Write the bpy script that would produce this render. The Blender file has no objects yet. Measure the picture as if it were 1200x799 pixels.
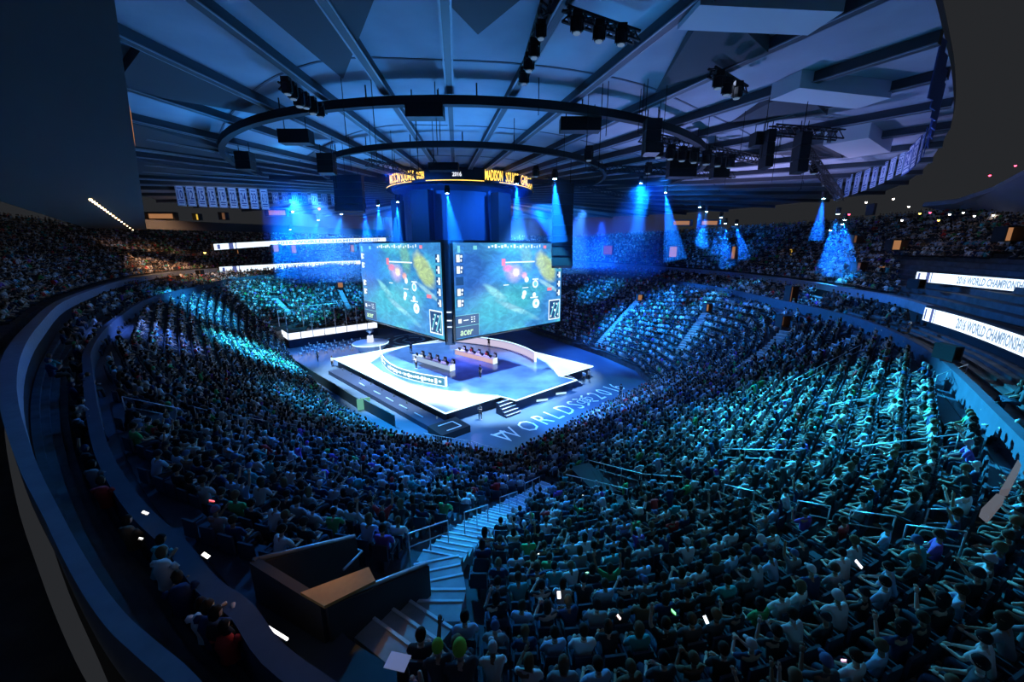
import bpy, bmesh, math, random
import numpy as np
from mathutils import Vector, Matrix
random.seed(7); RNG = np.random.default_rng(7)
SC = bpy.context.scene; C = SC.collection
PI = math.pi
# ------------------------------------------------------------------ camera
CF, PIT, CH = 450.0, 0.2387, 17.5
cam_d = bpy.data.cameras.new('camera'); cam = bpy.data.objects.new('camera', cam_d); C.objects.link(cam)
cam_d.sensor_width = 36.0; cam_d.lens = CF / 1200 * 36; cam_d.clip_start = 0.1; cam_d.clip_end = 500
cam.location = (0, 0, CH); cam.rotation_euler = (PI/2 - PIT, 0, 0); SC.camera = cam
SC.view_settings.view_transform = 'Standard'; SC.view_settings.look = 'None'
SC.view_settings.gamma = 1; SC.view_settings.use_curve_mapping = False; SC.view_settings.exposure = 0.0

def ray(u, v):
    x = (u-600)/CF; y = (399.5-v)/CF; c, s = math.cos(PIT), math.sin(PIT)
    return (x, c+s*y, -s+c*y)
def at(u, v, z):            # the point of the place at height z that the photograph shows there
    d = ray(u, v); t = (z-CH)/d[2]; return Vector((d[0]*t, d[1]*t, z))
def atY(u, v, Y):
    d = ray(u, v); t = Y/d[1]; return Vector((d[0]*t, Y, CH+d[2]*t))
def proj(x, y, z):
    c, s = math.cos(PIT), math.sin(PIT); z = z-CH; dep = c*y-s*z
    if dep <= 0.2: return None
    return 600+CF*x/dep, 399.5-CF*(s*y+c*z)/dep, dep

# ------------------------------------------------------------------ materials
MATS = {}
def mat(name, col, rough=0.7, metal=0.0, emit=None, es=0.0, noise=0.0, scale=5.0, spec=0.3):
    if name in MATS: return MATS[name]
    m = bpy.data.materials.new(name); m.use_nodes = True; nt = m.node_tree; b = nt.nodes['Principled BSDF']
    b.inputs['Base Color'].default_value = (*col, 1); b.inputs['Roughness'].default_value = rough
    b.inputs['Metallic'].default_value = metal; b.inputs['Specular IOR Level'].default_value = spec
    if noise > 0:
        tc = nt.nodes.new('ShaderNodeTexCoord'); n = nt.nodes.new('ShaderNodeTexNoise'); n.inputs['Scale'].default_value = scale
        n.inputs['Detail'].default_value = 4
        r = nt.nodes.new('ShaderNodeValToRGB')
        r.color_ramp.elements[0].position = .3; r.color_ramp.elements[1].position = .7
        r.color_ramp.elements[0].color = (*[c*(1-noise) for c in col], 1); r.color_ramp.elements[1].color = (*[min(1, c*(1+noise)) for c in col], 1)
        nt.links.new(tc.outputs['Object'], n.inputs['Vector']); nt.links.new(n.outputs['Fac'], r.inputs['Fac'])
        nt.links.new(r.outputs['Color'], b.inputs['Base Color'])
    if emit:
        b.inputs['Emission Color'].default_value = (*emit, 1); b.inputs['Emission Strength'].default_value = es
    MATS[name] = m; return m
def glow(name, col, s): return mat(name, (0.02, 0.02, 0.02), 0.6, 0, col, s)
def attr_mat(name, rough=0.8):
    m = bpy.data.materials.new(name); m.use_nodes = True; nt = m.node_tree; b = nt.nodes['Principled BSDF']
    a = nt.nodes.new('ShaderNodeAttribute'); a.attribute_name = 'Col'; nt.links.new(a.outputs['Color'], b.inputs['Base Color'])
    b.inputs['Roughness'].default_value = rough; b.inputs['Specular IOR Level'].default_value = .15; return m

M_black = mat('black_metal', (.016, .016, .018), .6, .0)
M_blackm = mat('matt_black_paint', (.03, .03, .034), .85)
M_steel = mat('brushed_steel_rail', (.55, .57, .6), .35, .6)
M_conc = mat('dark_terrace_concrete', (.10, .105, .115), .85, noise=.3, scale=1.5)
M_aisle = mat('pale_aisle_concrete', (.42, .43, .45), .8, noise=.15, scale=3)
M_nose = mat('stair_nosing', (.8, .82, .85), .6)
M_lens = glow('lit_lens', (.35, .75, 1.0), 60)
M_lens_soft = glow('dim_lens', (.3, .5, .8), .3)
M_white = mat('white_panel', (.8, .8, .82), .5)
M_cable = mat('cable_black', (.02, .02, .02), .8)

# ------------------------------------------------------------------ mesh builder
class MB:
    def __init__(s): s.v = []; s.f = []; s.m = []
    def add(s, vs, fs, mi=0):
        o = len(s.v); s.v += [tuple(p) for p in vs]; s.f += [[i+o for i in f] for f in fs]; s.m += [mi]*len(fs)
    def box(s, c, size, rz=0.0, M=None, mi=0, taper=1.0):
        hx, hy, hz = size[0]/2, size[1]/2, size[2]/2
        vs = [Vector((x*(taper if z > 0 else 1), y*(taper if z > 0 else 1), z)) for z in (-hz, hz) for x, y in ((-hx, -hy), (hx, -hy), (hx, hy), (-hx, hy))]
        R = (M.to_3x3() if M else Matrix.Rotation(rz, 3, 'Z')); c = Vector(c)
        vs = [R @ v + c for v in vs]
        s.add(vs, [(3, 2, 1, 0), (4, 5, 6, 7), (0, 1, 5, 4), (1, 2, 6, 5), (2, 3, 7, 6), (3, 0, 4, 7)], mi)
    def bar(s, a, b, w, h=None, mi=0):
        a = Vector(a); b = Vector(b); h = h or w; d = (b-a)
        if d.length < 1e-6: return
        L = d.length; z = d.normalized(); up = Vector((0, 0, 1)) if abs(z.z) < .95 else Vector((0, 1, 0))
        x = up.cross(z).normalized(); y = z.cross(x)
        M = Matrix((x, y, z)).transposed()
        s.box((a+b)/2, (w, h, L), M=M.to_4x4(), mi=mi)
    def tube(s, pts, r, n=6, mi=0, close=False, caps=True):
        pts = [Vector(p) for p in pts]; N = len(pts); rings = []
        rr = r if isinstance(r, (list, tuple)) else [r]*N
        for i, p in enumerate(pts):
            if close: t = pts[(i+1) % N]-pts[i-1]
            else: t = pts[min(i+1, N-1)]-pts[max(i-1, 0)]
            t.normalize(); up = Vector((0, 0, 1)) if abs(t.z) < .95 else Vector((0, 1, 0))
            x = up.cross(t).normalized(); y = t.cross(x)
            rings.append([p+(x*math.cos(2*PI*k/n)+y*math.sin(2*PI*k/n))*rr[i] for k in range(n)])
        vs = [v for r_ in rings for v in r_]; fs = []
        for i in range(N if close else N-1):
            j = (i+1) % N
            for k in range(n): fs.append((i*n+k, i*n+(k+1) % n, j*n+(k+1) % n, j*n+k))
        if not close and caps: fs.append(tuple(range(n))[::-1]); fs.append(tuple((N-1)*n+k for k in range(n)))
        s.add(vs, fs, mi)
    def prism(s, poly, z0, z1, mi=0, mside=None):
        n = len(poly); a = sum(poly[i][0]*poly[(i+1) % n][1]-poly[(i+1) % n][0]*poly[i][1] for i in range(n))
        if a < 0: poly = poly[::-1]
        vs = [(p[0], p[1], z0) for p in poly]+[(p[0], p[1], z1) for p in poly]
        s.add(vs, [tuple(range(n))[::-1], tuple(range(n, 2*n))], mi)
        s.add(vs, [(i, (i+1) % n, n+(i+1) % n, n+i) for i in range(n)], mi if mside is None else mside)
    def lathe(s, prof, c=(0, 0, 0), n=16, mi=0):
        c = Vector(c); vs = []; fs = []
        for r, z in prof:
            for k in range(n): a = 2*PI*k/n; vs.append(c+Vector((r*math.cos(a), r*math.sin(a), z)))
        for i in range(len(prof)-1):
            for k in range(n): fs.append((i*n+k, i*n+(k+1) % n, (i+1)*n+(k+1) % n, (i+1)*n+k))
        fs.append(tuple(range(n))[::-1]); fs.append(tuple((len(prof)-1)*n+k for k in range(n)))
        s.add(vs, fs, mi)
    def sweep(s, path, prof, closed=True, mi=0, wscale=None):
        # path: list of (x,y,nx,ny,z); prof: list of (offset outward, dz), a closed section
        N = len(path); n = len(prof); vs = []
        for i, (x, y, nx, ny, z) in enumerate(path):
            w = wscale[i] if wscale else 1
            for o, dz in prof: vs.append((x+nx*o*w, y+ny*o*w, z+dz))
        fs = []
        for i in range(N if closed else N-1):
            j = (i+1) % N
            for k in range(n): fs.append((i*n+k, j*n+k, j*n+(k+1) % n, i*n+(k+1) % n))
        if not closed: fs.append(tuple(range(n))); fs.append(tuple((N-1)*n+k for k in range(n))[::-1])
        s.add(vs, fs, mi)
    def mesh(s, name, mats, smooth=False, recalc=True):
        me = bpy.data.meshes.new(name); me.from_pydata(s.v, [], s.f)
        for m in (mats if isinstance(mats, (list, tuple)) else [mats]): me.materials.append(m)
        me.polygons.foreach_set('material_index', s.m)
        if smooth: me.polygons.foreach_set('use_smooth', [True]*len(s.f))
        if recalc:
            bm = bmesh.new(); bm.from_mesh(me); bmesh.ops.recalc_face_normals(bm, faces=bm.faces); bm.to_mesh(me); bm.free()
        me.update(); return me
    def build(s, name, mats, parent=None, smooth=False, loc=None, rz=0, recalc=True):
        o = bpy.data.objects.new(name, s.mesh(name, mats, smooth, recalc)); C.objects.link(o)
        if loc is not None: o.location = loc
        if rz: o.rotation_euler = (0, 0, rz)
        if parent: o.parent = parent
        return o
def tag(o, label=None, cat=None, group=None, kind=None):
    if label: o['label'] = label
    if cat: o['category'] = cat
    if group: o['group'] = group
    if kind: o['kind'] = kind
    return o
def empty(name, loc=(0, 0, 0), rz=0):
    o = bpy.data.objects.new(name, None); C.objects.link(o); o.location = loc; o.rotation_euler = (0, 0, rz); o.empty_display_size = .2
    return o
def copy_tree(o, parent=None):
    c = o.copy(); C.objects.link(c)
    if parent: c.parent = parent
    for ch in o.children: copy_tree(ch, c)
    return c
def unit(v):
    l = math.hypot(*v); return (v[0]/l, v[1]/l)
def dense(poly, step, closed=True):
    out = []; n = len(poly)
    for i in range(n if closed else n-1):
        a = poly[i]; b = poly[(i+1) % n]; L = math.dist(a, b); k = max(1, int(round(L/step)))
        for j in range(k): t = j/k; out.append(tuple(a[q]+(b[q]-a[q])*t for q in range(len(a))))
    if not closed: out.append(poly[-1])
    return out
def catmull(poly, k=6, closed=True):
    out = []; n = len(poly)
    for i in range(n if closed else n-1):
        if closed: p = [poly[(i+j-1) % n] for j in range(4)]
        else: p = [poly[min(max(i+j-1, 0), n-1)] for j in range(4)]
        for j in range(k):
            t = j/k; o = []
            for q in range(len(poly[0])):
                a, b, c, d = (P_[q] for P_ in p)
                o.append(.5*((2*b)+(-a+c)*t+(2*a-5*b+4*c-d)*t*t+(-a+3*b-3*c+d)*t**3))
            out.append(tuple(o))
    if not closed: out.append(tuple(poly[-1]))
    return out
def with_normals(path, z, centre=(-6, 52), closed=True):
    out = []; n = len(path)
    for i, p in enumerate(path):
        if closed: a, b = path[i-1], path[(i+1) % n]
        else: a, b = path[max(i-1, 0)], path[min(i+1, n-1)]
        t = unit((b[0]-a[0], b[1]-a[1])); nn = (t[1], -t[0])
        if nn[0]*(p[0]-centre[0])+nn[1]*(p[1]-centre[1]) < 0: nn = (-nn[0], -nn[1])
        out.append((p[0], p[1], nn[0], nn[1], p[2] if len(p) > 2 else z))
    return out
def text_geo(txt, size, extr=0.0, bold=0.0):
    cu = bpy.data.curves.new('t', 'FONT'); cu.body = txt; cu.size = size; cu.extrude = extr; cu.offset = bold
    cu.resolution_u = 2
    o = bpy.data.objects.new('t', cu); C.objects.link(o); dg = bpy.context.evaluated_depsgraph_get(); dg.update()
    me = bpy.data.meshes.new_from_object(o.evaluated_get(dg))
    vs = [tuple(v.co) for v in me.vertices]; fs = [tuple(p.vertices) for p in me.polygons]
    bpy.data.objects.remove(o); bpy.data.curves.remove(cu); bpy.data.meshes.remove(me)
    return vs, fs

# ------------------------------------------------------------------ plan of the bowl
FLOOR = [(-.6, 27.4), (-6, 29.6), (-11.3, 31.5), (-17.9, 37.2), (-30, 51.5), (-35.5, 58.5), (-41, 67), (-38, 75), (-27, 84), (-8, 89), (3, 82), (10, 70), (15, 61), (18, 53.5), (17.9, 45.4), (10.2, 38.0), (4.0, 32.0)]
C1K = [(-1.9, 3.7), (-3.4, 4.5), (-4.35, 5.2), (-5.3, 5.7), (-6.6, 6.6), (-9, 8.1), (-13, 11.2), (-20.5, 17.9), (-25.2, 22.4), (-32.5, 31), (-43.2, 46.3), (-49, 62), (-54, 76), (-50, 94), (-28, 110), (0, 108), (13, 96), (25.7, 83.5), (30.6, 58), (30.2, 45), (29.3, 33), (24.5, 22.2), (15.5, 10.5), (11.5, 5.5), (7, 2.2), (3, 1.2), (.5, 1.7), (-1.0, 2.8)]
C2K = [(-2.4, 2.5), (-3.3, 3.06), (-4, 3.4), (-4.7, 3.75), (-5.7, 4.35), (-7.45, 5.5), (-10.5, 7.6), (-15.6, 11.4), (-21.1, 16), (-27.3, 21.8), (-36.9, 31.5), (-46, 43), (-52, 51.5), (-58, 62), (-63, 77), (-60, 98), (-50, 124), (-30, 140), (-6, 146), (10, 140), (18.5, 134), (31, 101.5), (38.6, 73.5), (38.8, 52), (36.2, 40.8), (34.5, 34.5), (31.8, 29.3), (28.6, 23.4), (26, 19), (18.5, 9.5), (13.5, 3.6), (8.5, .5), (3.5, -.6), (0, .2), (-1.5, 1.5)]
C1 = catmull(C1K, 4); C2 = catmull(C2K, 4)
Z0, ZT = 0.7, 10.8
def ray_poly(p, d, poly):
    best = 1e9; n = len(poly)
    for i in range(n):
        a = poly[i]; b = poly[(i+1) % n]; ex, ey = b[0]-a[0], b[1]-a[1]; den = d[0]*ey-d[1]*ex
        if abs(den) < 1e-9: continue
        t = ((a[0]-p[0])*ey-(a[1]-p[1])*ex)/den; s = ((a[0]-p[0])*d[1]-(a[1]-p[1])*d[0])/den
        if t > 1e-4 and -1e-6 <= s <= 1+1e-6: best = min(best, t)
    return best
# outward fan: stations (p, n) round the floor boundary, arcs at the corners
def stations(step):
    n = len(FLOOR); area = sum(FLOOR[i][0]*FLOOR[(i+1) % n][1]-FLOOR[(i+1) % n][0]*FLOOR[i][1] for i in range(n))
    P_ = FLOOR if area > 0 else FLOOR[::-1]; out = []
    def nrm(i):
        a, b = P_[i % n], P_[(i+1) % n]; t = unit((b[0]-a[0], b[1]-a[1])); return (t[1], -t[0])
    for i in range(n):
        a, b = P_[i], P_[(i+1) % n]; n0 = nrm(i-1); n1 = nrm(i)
        a0 = math.atan2(n0[1], n0[0]); a1 = math.atan2(n1[1], n1[0]); da = (a1-a0+PI) % (2*PI)-PI
        k = max(1, int(abs(da)/math.radians(1.5)))
        for j in range(k): aa = a0+da*j/k; out.append((a, (math.cos(aa), math.sin(aa))))
        L = math.dist(a, b); k = max(1, int(L/step))
        for j in range(k): t = j/k; out.append(((a[0]+(b[0]-a[0])*t, a[1]+(b[1]-a[1])*t), n1))
    return [(p, nn, ray_poly(p, nn, C1)-.35, ray_poly(p, nn, C2)) for p, nn in out]
ST = stations(0.8)
STP = np.array([[p[0], p[1], nn[0], nn[1], D1, D2] for p, nn, D1, D2 in ST])
def inside(p, poly):
    c = False; n = len(poly)
    for i in range(n):
        a, b = poly[i], poly[(i+1) % n]
        if (a[1] > p[1]) != (b[1] > p[1]) and p[0] < (b[0]-a[0])*(p[1]-a[1])/(b[1]-a[1])+a[0]: c = not c
    return c
def dist_floor(x, y):
    best = 1e9; bi = None; n = len(FLOOR)
    for i in range(n):
        a, b = FLOOR[i], FLOOR[(i+1) % n]; ex, ey = b[0]-a[0], b[1]-a[1]; t = max(0, min(1, ((x-a[0])*ex+(y-a[1])*ey)/(ex*ex+ey*ey)))
        d = math.hypot(x-a[0]-ex*t, y-a[1]-ey*t)
        if d < best: best = d; bi = (a[0]+ex*t, a[1]+ey*t)
    return best, bi
ROW = 0.85
def zrow(d, D): return Z0+(ZT-Z0)*min(1, max(0, d)/max(D, 1))
def surf(x, y):
    if inside((x, y), FLOOR): return 0.0
    d, q = dist_floor(x, y)
    if d < 1e-6: return Z0
    nn = ((x-q[0])/d, (y-q[1])/d); D1 = ray_poly(q, nn, C1)-.35
    return zrow(math.floor(d/ROW)*ROW, D1)
def surf_s(x, y):
    if inside((x, y), FLOOR): return 0.0
    d, q = dist_floor(x, y)
    if d < 1e-6: return Z0
    nn = ((x-q[0])/d, (y-q[1])/d); D1 = ray_poly(q, nn, C1)-.35
    return zrow(d, D1)
def hit(u, v, up=0.0):
    d = ray(u, v); lo = 2.0; t = 3.0
    while t < 220:
        x, y, z = d[0]*t, d[1]*t, CH+d[2]*t
        if z <= surf_s(x, y)+up:
            a, b = t-.4, t
            for _ in range(14):
                m = (a+b)/2
                if CH+d[2]*m <= surf_s(d[0]*m, d[1]*m)+up: b = m
                else: a = m
            return Vector((d[0]*b, d[1]*b, CH+d[2]*b))
        t += .4
    return None

# ------------------------------------------------------------------ setting
M_floor = mat('dark_blue_arena_floor', (.10, .16, .24), .22, noise=.15, scale=.25, spec=.5)
mb = MB(); mb.prism([(p[0]*1.0, p[1]) for p in FLOOR], -.3, 0); tag(mb.build('floor', M_floor), 'dark polished arena floor around the stage', 'floor', kind='structure')
# low wall round the floor and stepped terrace of the lower bowl
mb = MB(); n = len(ST); NR = 62
vs = []; fs = []
for p, nn, D1, D2 in ST:
    vs.append((p[0], p[1], 0)); vs.append((p[0], p[1], Z0+.0))
    for k in range(NR):
        d0 = min(k*ROW, D1); d1 = min((k+1)*ROW, D1); z = zrow(k*ROW, D1)
        if k*ROW >= D1: z = ZT
        vs.append((p[0]+nn[0]*d0, p[1]+nn[1]*d0, z)); vs.append((p[0]+nn[0]*d1, p[1]+nn[1]*d1, z))
K = 2+2*NR
maxd = max(s[2] for s in ST)
for i in range(n):
    j = (i+1) % n
    for k in range(K-1):
        if k >= 2 and (k//2-1)*ROW > max(ST[i][2], ST[j][2])+ROW: break
        fs.append((i*K+k, j*K+k, j*K+k+1, i*K+k+1))
mb.add(vs, fs); tag(mb.build('floor_lower_terrace', M_conc, recalc=False), 'stepped dark concrete terrace of the lower seating bowl', 'terrace', kind='structure')
# parapet along the top of the lower bowl
M_par = mat('blue_grey_parapet', (.06, .08, .12), .6, noise=.12, scale=2)
pth = with_normals(C1, 10.6)
mb = MB(); mb.sweep(pth, [(0, 0), (.32, 0), (.32, 1.15), (0, 1.15)])
mb.sweep(pth, [(-1.0, -.3), (.1, -.3), (.1, .17), (-1.0, .17)])
tag(mb.build('wall_inner_parapet', M_par), 'dark blue parapet along the top of the lower bowl', 'wall', kind='structure')
# second tier between the two rings
def match(curve, p, c=(-6, 52)):
    nn = unit((p[0]-c[0], p[1]-c[1])); t = ray_poly(c, nn, curve); return (c[0]+nn[0]*t, c[1]+nn[1]*t)
T2 = []
for p in C2:
    q = match(C1, p); T2.append((q, p))
mb = MB(); vs = []; fs = []; N2 = 8
for q, p in T2:
    for k in range(N2):
        for e in (0, 1):
            t = (k+e)/N2; z = 10.5+1.3*k/N2
            vs.append((q[0]+(p[0]-q[0])*t, q[1]+(p[1]-q[1])*t, z))
K = 2*N2
for i in range(len(T2)):
    j = (i+1) % len(T2)
    for k in range(K-1): fs.append((i*K+k, j*K+k, j*K+k+1, i*K+k+1))
mb.add(vs, fs); tag(mb.build('floor_middle_terrace', M_conc, recalc=False), 'narrow dark terrace between the two parapets', 'terrace', kind='structure')
M_rim = mat('pale_blue_grey_rim', (.26, .31, .40), .55, noise=.1, scale=3)
pth2 = with_normals(C2, 13.2)
ws = [min(1.0, max(.36, math.hypot(p[0], p[1])/26)) for p in C2]
mb = MB(); mb.sweep(pth2, [(0, -.75), (.5, -.75), (.5, 0), (0, 0)], wscale=ws)
tag(mb.build('wall_rim', M_rim), 'wide blue-grey rim curving round the front of the upper tier', 'wall', kind='structure')
mb = MB(); mb.sweep(with_normals(C2, 13.2), [(.06, -3.0), (.3, -3.0), (.3, -.75), (.06, -.75)], wscale=ws)
tag(mb.build('wall_rim_fascia', M_blackm), 'black fascia under the blue-grey rim', 'wall', kind='structure')
# upper tier
UD, UROW, USL = 20.0, .9, .52
TU = with_normals(C2, 12.2)
def upper_z(k): return 12.35+.47*k
mb = MB(); vs = []; fs = []; NU = 20
for x, y, nx, ny, z in TU:
    for k in range(NU):
        for e in (0, 1): dd = .4+(k+e)*UROW; vs.append((x+nx*dd, y+ny*dd, upper_z(k)))
K = 2*NU
for i in range(len(TU)):
    j = (i+1) % len(TU)
    m = .5*(TU[i][0]+TU[j][0]), .5*(TU[i][1]+TU[j][1])
    for k in range(K-1): fs.append((i*K+k, j*K+k, j*K+k+1, i*K+k+1))
mb.add(vs, fs); tag(mb.build('floor_upper_terrace', M_conc, recalc=False), 'stepped dark terrace of the upper seating tier', 'terrace', kind='structure')
# ------------------------------------------------------------------ aisles (concrete stairs down through the lower bowl)
AISLES = []   # (a, b, halfwidth)
def aisle(px, hw, name_lbl, rails=None, mesh=True, material=None):
    pts = [hit(u, v) for u, v in px]; pts = [p for p in pts if p is not None]
    steps = MB(); nos = MB()
    for a, b in zip(pts[:-1], pts[1:]):
        AISLES.append(((a.x, a.y), (b.x, b.y), hw+.12))
        L = math.hypot(b.x-a.x, b.y-a.y); d = unit((b.x-a.x, b.y-a.y)); k = max(1, int(L/.42)); ang = math.atan2(d[1], d[0])
        for i in range(k):
            t = (i+.5)/k; x, y = a.x+(b.x-a.x)*t, a.y+(b.y-a.y)*t; z = surf_s(x, y)+.16
            steps.box((x, y, z-.35), (L/k+.02, 2*hw, .7), ang)
            up = 1 if b.z > a.z else -1
            nos.box((x-up*d[0]*(L/k/2-.03), y-up*d[1]*(L/k/2-.03), z+.012), (.06, 2*hw, .03), ang)
    r = steps.build('floor_aisle_stairs', material or M_aisle); tag(r, name_lbl, 'stairs', kind='structure')
    nos.build('step_nosing', M_nose, r)
    return pts
MAIN = aisle([(645, 571), (600, 597), (555, 625), (512, 664), (516, 700), (505, 730), (440, 768)], .62, 'long pale concrete aisle stairs beside the tunnel entrance')
for k, px in enumerate([[(700, 405), (748, 352)], [(796, 412), (832, 360)], [(872, 430), (922, 388)], [(655, 350), (672, 340)],
                        [(409, 362), (396, 336)], [(338, 366), (322, 350)], [(345, 395), (352, 420)][:0] or [(440, 330), (443, 345)], [(948, 420), (1010, 395)]]):
    where = ['behind the right end of the stage', 'in the middle of the far right crowd', 'below the orange wall panel at the far right', 'just right of the big screen',
             'left of the big screen under an orange doorway', 'in the far left crowd', 'behind the left screen edge', 'in the right crowd under the dark rail', 'within the brightly lit right crowd', 'leading up from the dark railings at the right'][k]
    aisle(px, .5, 'pale aisle stairs '+where)
def in_aisle(x, y):
    for a, b, hw in AISLES:
        ex, ey = b[0]-a[0], b[1]-a[1]; t = max(0, min(1, ((x-a[0])*ex+(y-a[1])*ey)/(ex*ex+ey*ey+1e-9)))
        if math.hypot(x-a[0]-ex*t, y-a[1]-ey*t) < hw+.2: return True
    return False
# tunnel entrance (vomitory) beside the main aisle
VOIDS = [[(-40.2, 65.2), (-26.8, 77.2), (-31.5, 82.5), (-45, 70.5)]]
def hseg(p, q, up=1.0): return hit(*p, up), hit(*q, up)
A0, A1 = hseg((297, 656), (415, 628)); B0, B1 = hseg((380, 707), (500, 660))
VOID = [(A0.x, A0.y), (A1.x, A1.y), (B1.x, B1.y), (B0.x, B0.y)]
vd = unit((A0.x+B0.x-A1.x-B1.x, A0.y+B0.y-A1.y-B1.y))
Vfar0 = (A0.x+vd[0]*1.0, A0.y+vd[1]*1.0); Vfar1 = (B0.x+vd[0]*1.0, B0.y+vd[1]*1.0)
ter = bpy.data.objects['floor_lower_terrace']; bm = bmesh.new(); bm.from_mesh(ter.data)
kill = [f for f in bm.faces if inside(f.calc_center_median()[:2], VOID)]
bmesh.ops.delete(bm, geom=kill, context='FACES'); bm.to_mesh(ter.data); bm.free()
M_tunwall = mat('black_tunnel_wall', (.06, .06, .065), .9)
M_warm = mat('orange_light_tunnel_floor', (.55, .33, .12), .7, noise=.1)  # orange light is put into this floor colour
def wall_between(mb, a, b, zt0, zt1, depth, th=.16):
    a = Vector((a[0], a[1])); b = Vector((b[0], b[1])); t = (b-a).normalized(); nn = Vector((t.y, -t.x))*th/2
    vs = []
    for p, zt in ((a, zt0), (b, zt1)):
        for s_ in (-1, 1): q = p+nn*s_; vs += [(q.x, q.y, zt-depth), (q.x, q.y, zt)]
    mb.add(vs, [(0, 1, 3, 2), (4, 6, 7, 5), (0, 4, 5, 1), (2, 3, 7, 6), (1, 5, 7, 3), (0, 2, 6, 4)])
mb = MB(); wall_between(mb, A0, A1, A0.z-.04, A1.z-.04, 3.6); wall_between(mb, B0, B1, B0.z-.04, B1.z-.04, 3.6)
wall_between(mb, (A0.x, A0.y), (B0.x, B0.y), A0.z, B0.z, 1.0)
zt = surf_s(*VOID[1])-1.3
mb.prism([VOID[0], VOID[1], VOID[2], VOID[3]], zt-.8, zt-.7)
tag(mb.build('wall_tunnel_entrance', M_tunwall), 'black side walls of the tunnel entrance cut into the crowd', 'wall', kind='structure')
zf = A0.z
while zf > 5 and all(inside(tuple(at(u, v, zf-.05)[:2]), VOID) for u, v in ((358, 694), (430, 668), (372, 702))): zf -= .05
print('tunnel floor', zf, A0.z)
mb = MB(); fl = [at(u, v, zf) for u, v in ((352, 694), (432, 664), (440, 680), (380, 710))]; mb.prism([(p.x, p.y) for p in fl], zf-.06, zf)
tag(mb.build('floor_tunnel', M_warm), 'floor strip with orange light in its colour inside the tunnel entrance', 'floor', kind='structure')

# ------------------------------------------------------------------ handrails
def rail_posts(name, a, b, h, label, group=None, two=True, npost=3, r=.022, base=None):
    """straight double rail between ground points a and b"""
    a = Vector(a); b = Vector(b); root = empty(name, a); tag(root, label, 'handrail', group)
    A = Vector((0, 0, 0)); B = b-a
    m = MB(); m.tube([A+Vector((0, 0, h*.35)), A+Vector((0, 0, h)), B+Vector((0, 0, h)), B+Vector((0, 0, h*.35))], r, 6); m.build('top_rail', M_steel, root, True)
    if two: m = MB(); m.tube([A+Vector((0, 0, h*.55)), B+Vector((0, 0, h*.55))], r*.8, 6); m.build('middle_rail', M_steel, root, True)
    for i in range(npost):
        t = i/(npost-1); q = A.lerp(B, t); m = MB(); m.tube([q+Vector((0, 0, -.12)), q+Vector((0, 0, h))], r*.9, 6); m.build('post', M_steel, root, True)
    return root
# rails along the left side of the main stairs
for k, ((u0, v0), (u1, v1)) in enumerate([((481, 634), (526, 614)), ((545, 606), (572, 594)), ((586, 587), (606, 578)), ((615, 571), (632, 562))]):
    a = hit(u0, v0+14+4*(3-k), .1); b = hit(u1, v1+14+4*(3-k), .1)
    w = ['nearest, beside the tunnel wall', 'second up the run', 'third up the run', 'topmost and smallest'][k]
    if a and b: rail_posts('stair_handrail', a, b, .95, 'steel handrail left of the pale stairs, '+w, 'handrails beside the main stairs')
for (a, b, nm) in ((A0, A1, 'left'), (B0, B1, 'right')):
    m = MB(); m.tube([a-Vector((0, 0, .0)), b, b+Vector((0, 0, -.35))], .045, 8)
    tag(m.build('wall_handrail', M_steel, smooth=True), 'long steel rail on the %s black wall of the tunnel entrance' % nm, 'handrail', 'rails of the tunnel entrance')
a = hit(403, 667, .6); b = hit(424, 646, .6)
m = MB(); m.tube([a, b, b+Vector((-.25, .2, -.1))], .03, 6); tag(m.build('wall_handrail', M_steel, smooth=True), 'short bent steel rail inside the tunnel entrance', 'handrail')
LR = [((143, 466), (206, 479), 'long rail above dark wall, farthest left in the left crowd'), ((228, 478), (249, 483), 'short square rail beside a purple shirt'),
      ((272, 487), (311, 494), 'rail in the left crowd'), ((334, 497), (372, 503), 'bright rail in the left crowd centre'), ((394, 505), (430, 510), 'rail nearest the stage barrier'),
      ((152, 404), (184, 414), 'rail of the upper left tunnel opening'), ((470, 508), (500, 512), 'rail above a black wall near the stage'),
      ((849, 569), (884, 577), 'rail left of three in the right crowd'), ((935, 588), (973, 595), 'square rail between two others in the right crowd'), ((997, 600), (1049, 607), 'long square rail in the right crowd'),
      ((1062, 617), (1132, 625), 'low single rail at the dark right edge'), ((1088, 598), (1122, 599), 'short rail above the low one at the right edge'),
      ((846, 527), (936, 529), 'long thin rail across the bright crowd'), ((1011, 524), (1124, 510), 'sloping rail below the bright right crowd'),
      ((930, 446), (1010, 404), 'sloping rail behind the bright right crowd'), ((972, 476), (1030, 464), 'rail inside the bright right crowd'),
      ((1098, 441), (1134, 428), 'rail at the far right under the lower ribbon display'), ((690, 540), (752, 556), 'rail before the dark floor corner'),
      ((660, 556), (735, 574), 'rail just right of the aisle top'), ((750, 556), (800, 560), 'rail round a black gap in the crowd')]
PORTALS = []
for p, q, lbl in LR:
    a = hit(p[0], p[1], .9); b = hit(q[0], q[1], .9)
    if a and b:
        rail_posts('crowd_barrier_rail', a-Vector((0, 0, .9)), b-Vector((0, 0, .9)), .95, 'steel barrier '+lbl, 'steel rails among the seats', npost=2 if (a-b).length < 3 else 4)
        PORTALS.append(((a.x, a.y), (b.x, b.y)))
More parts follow.
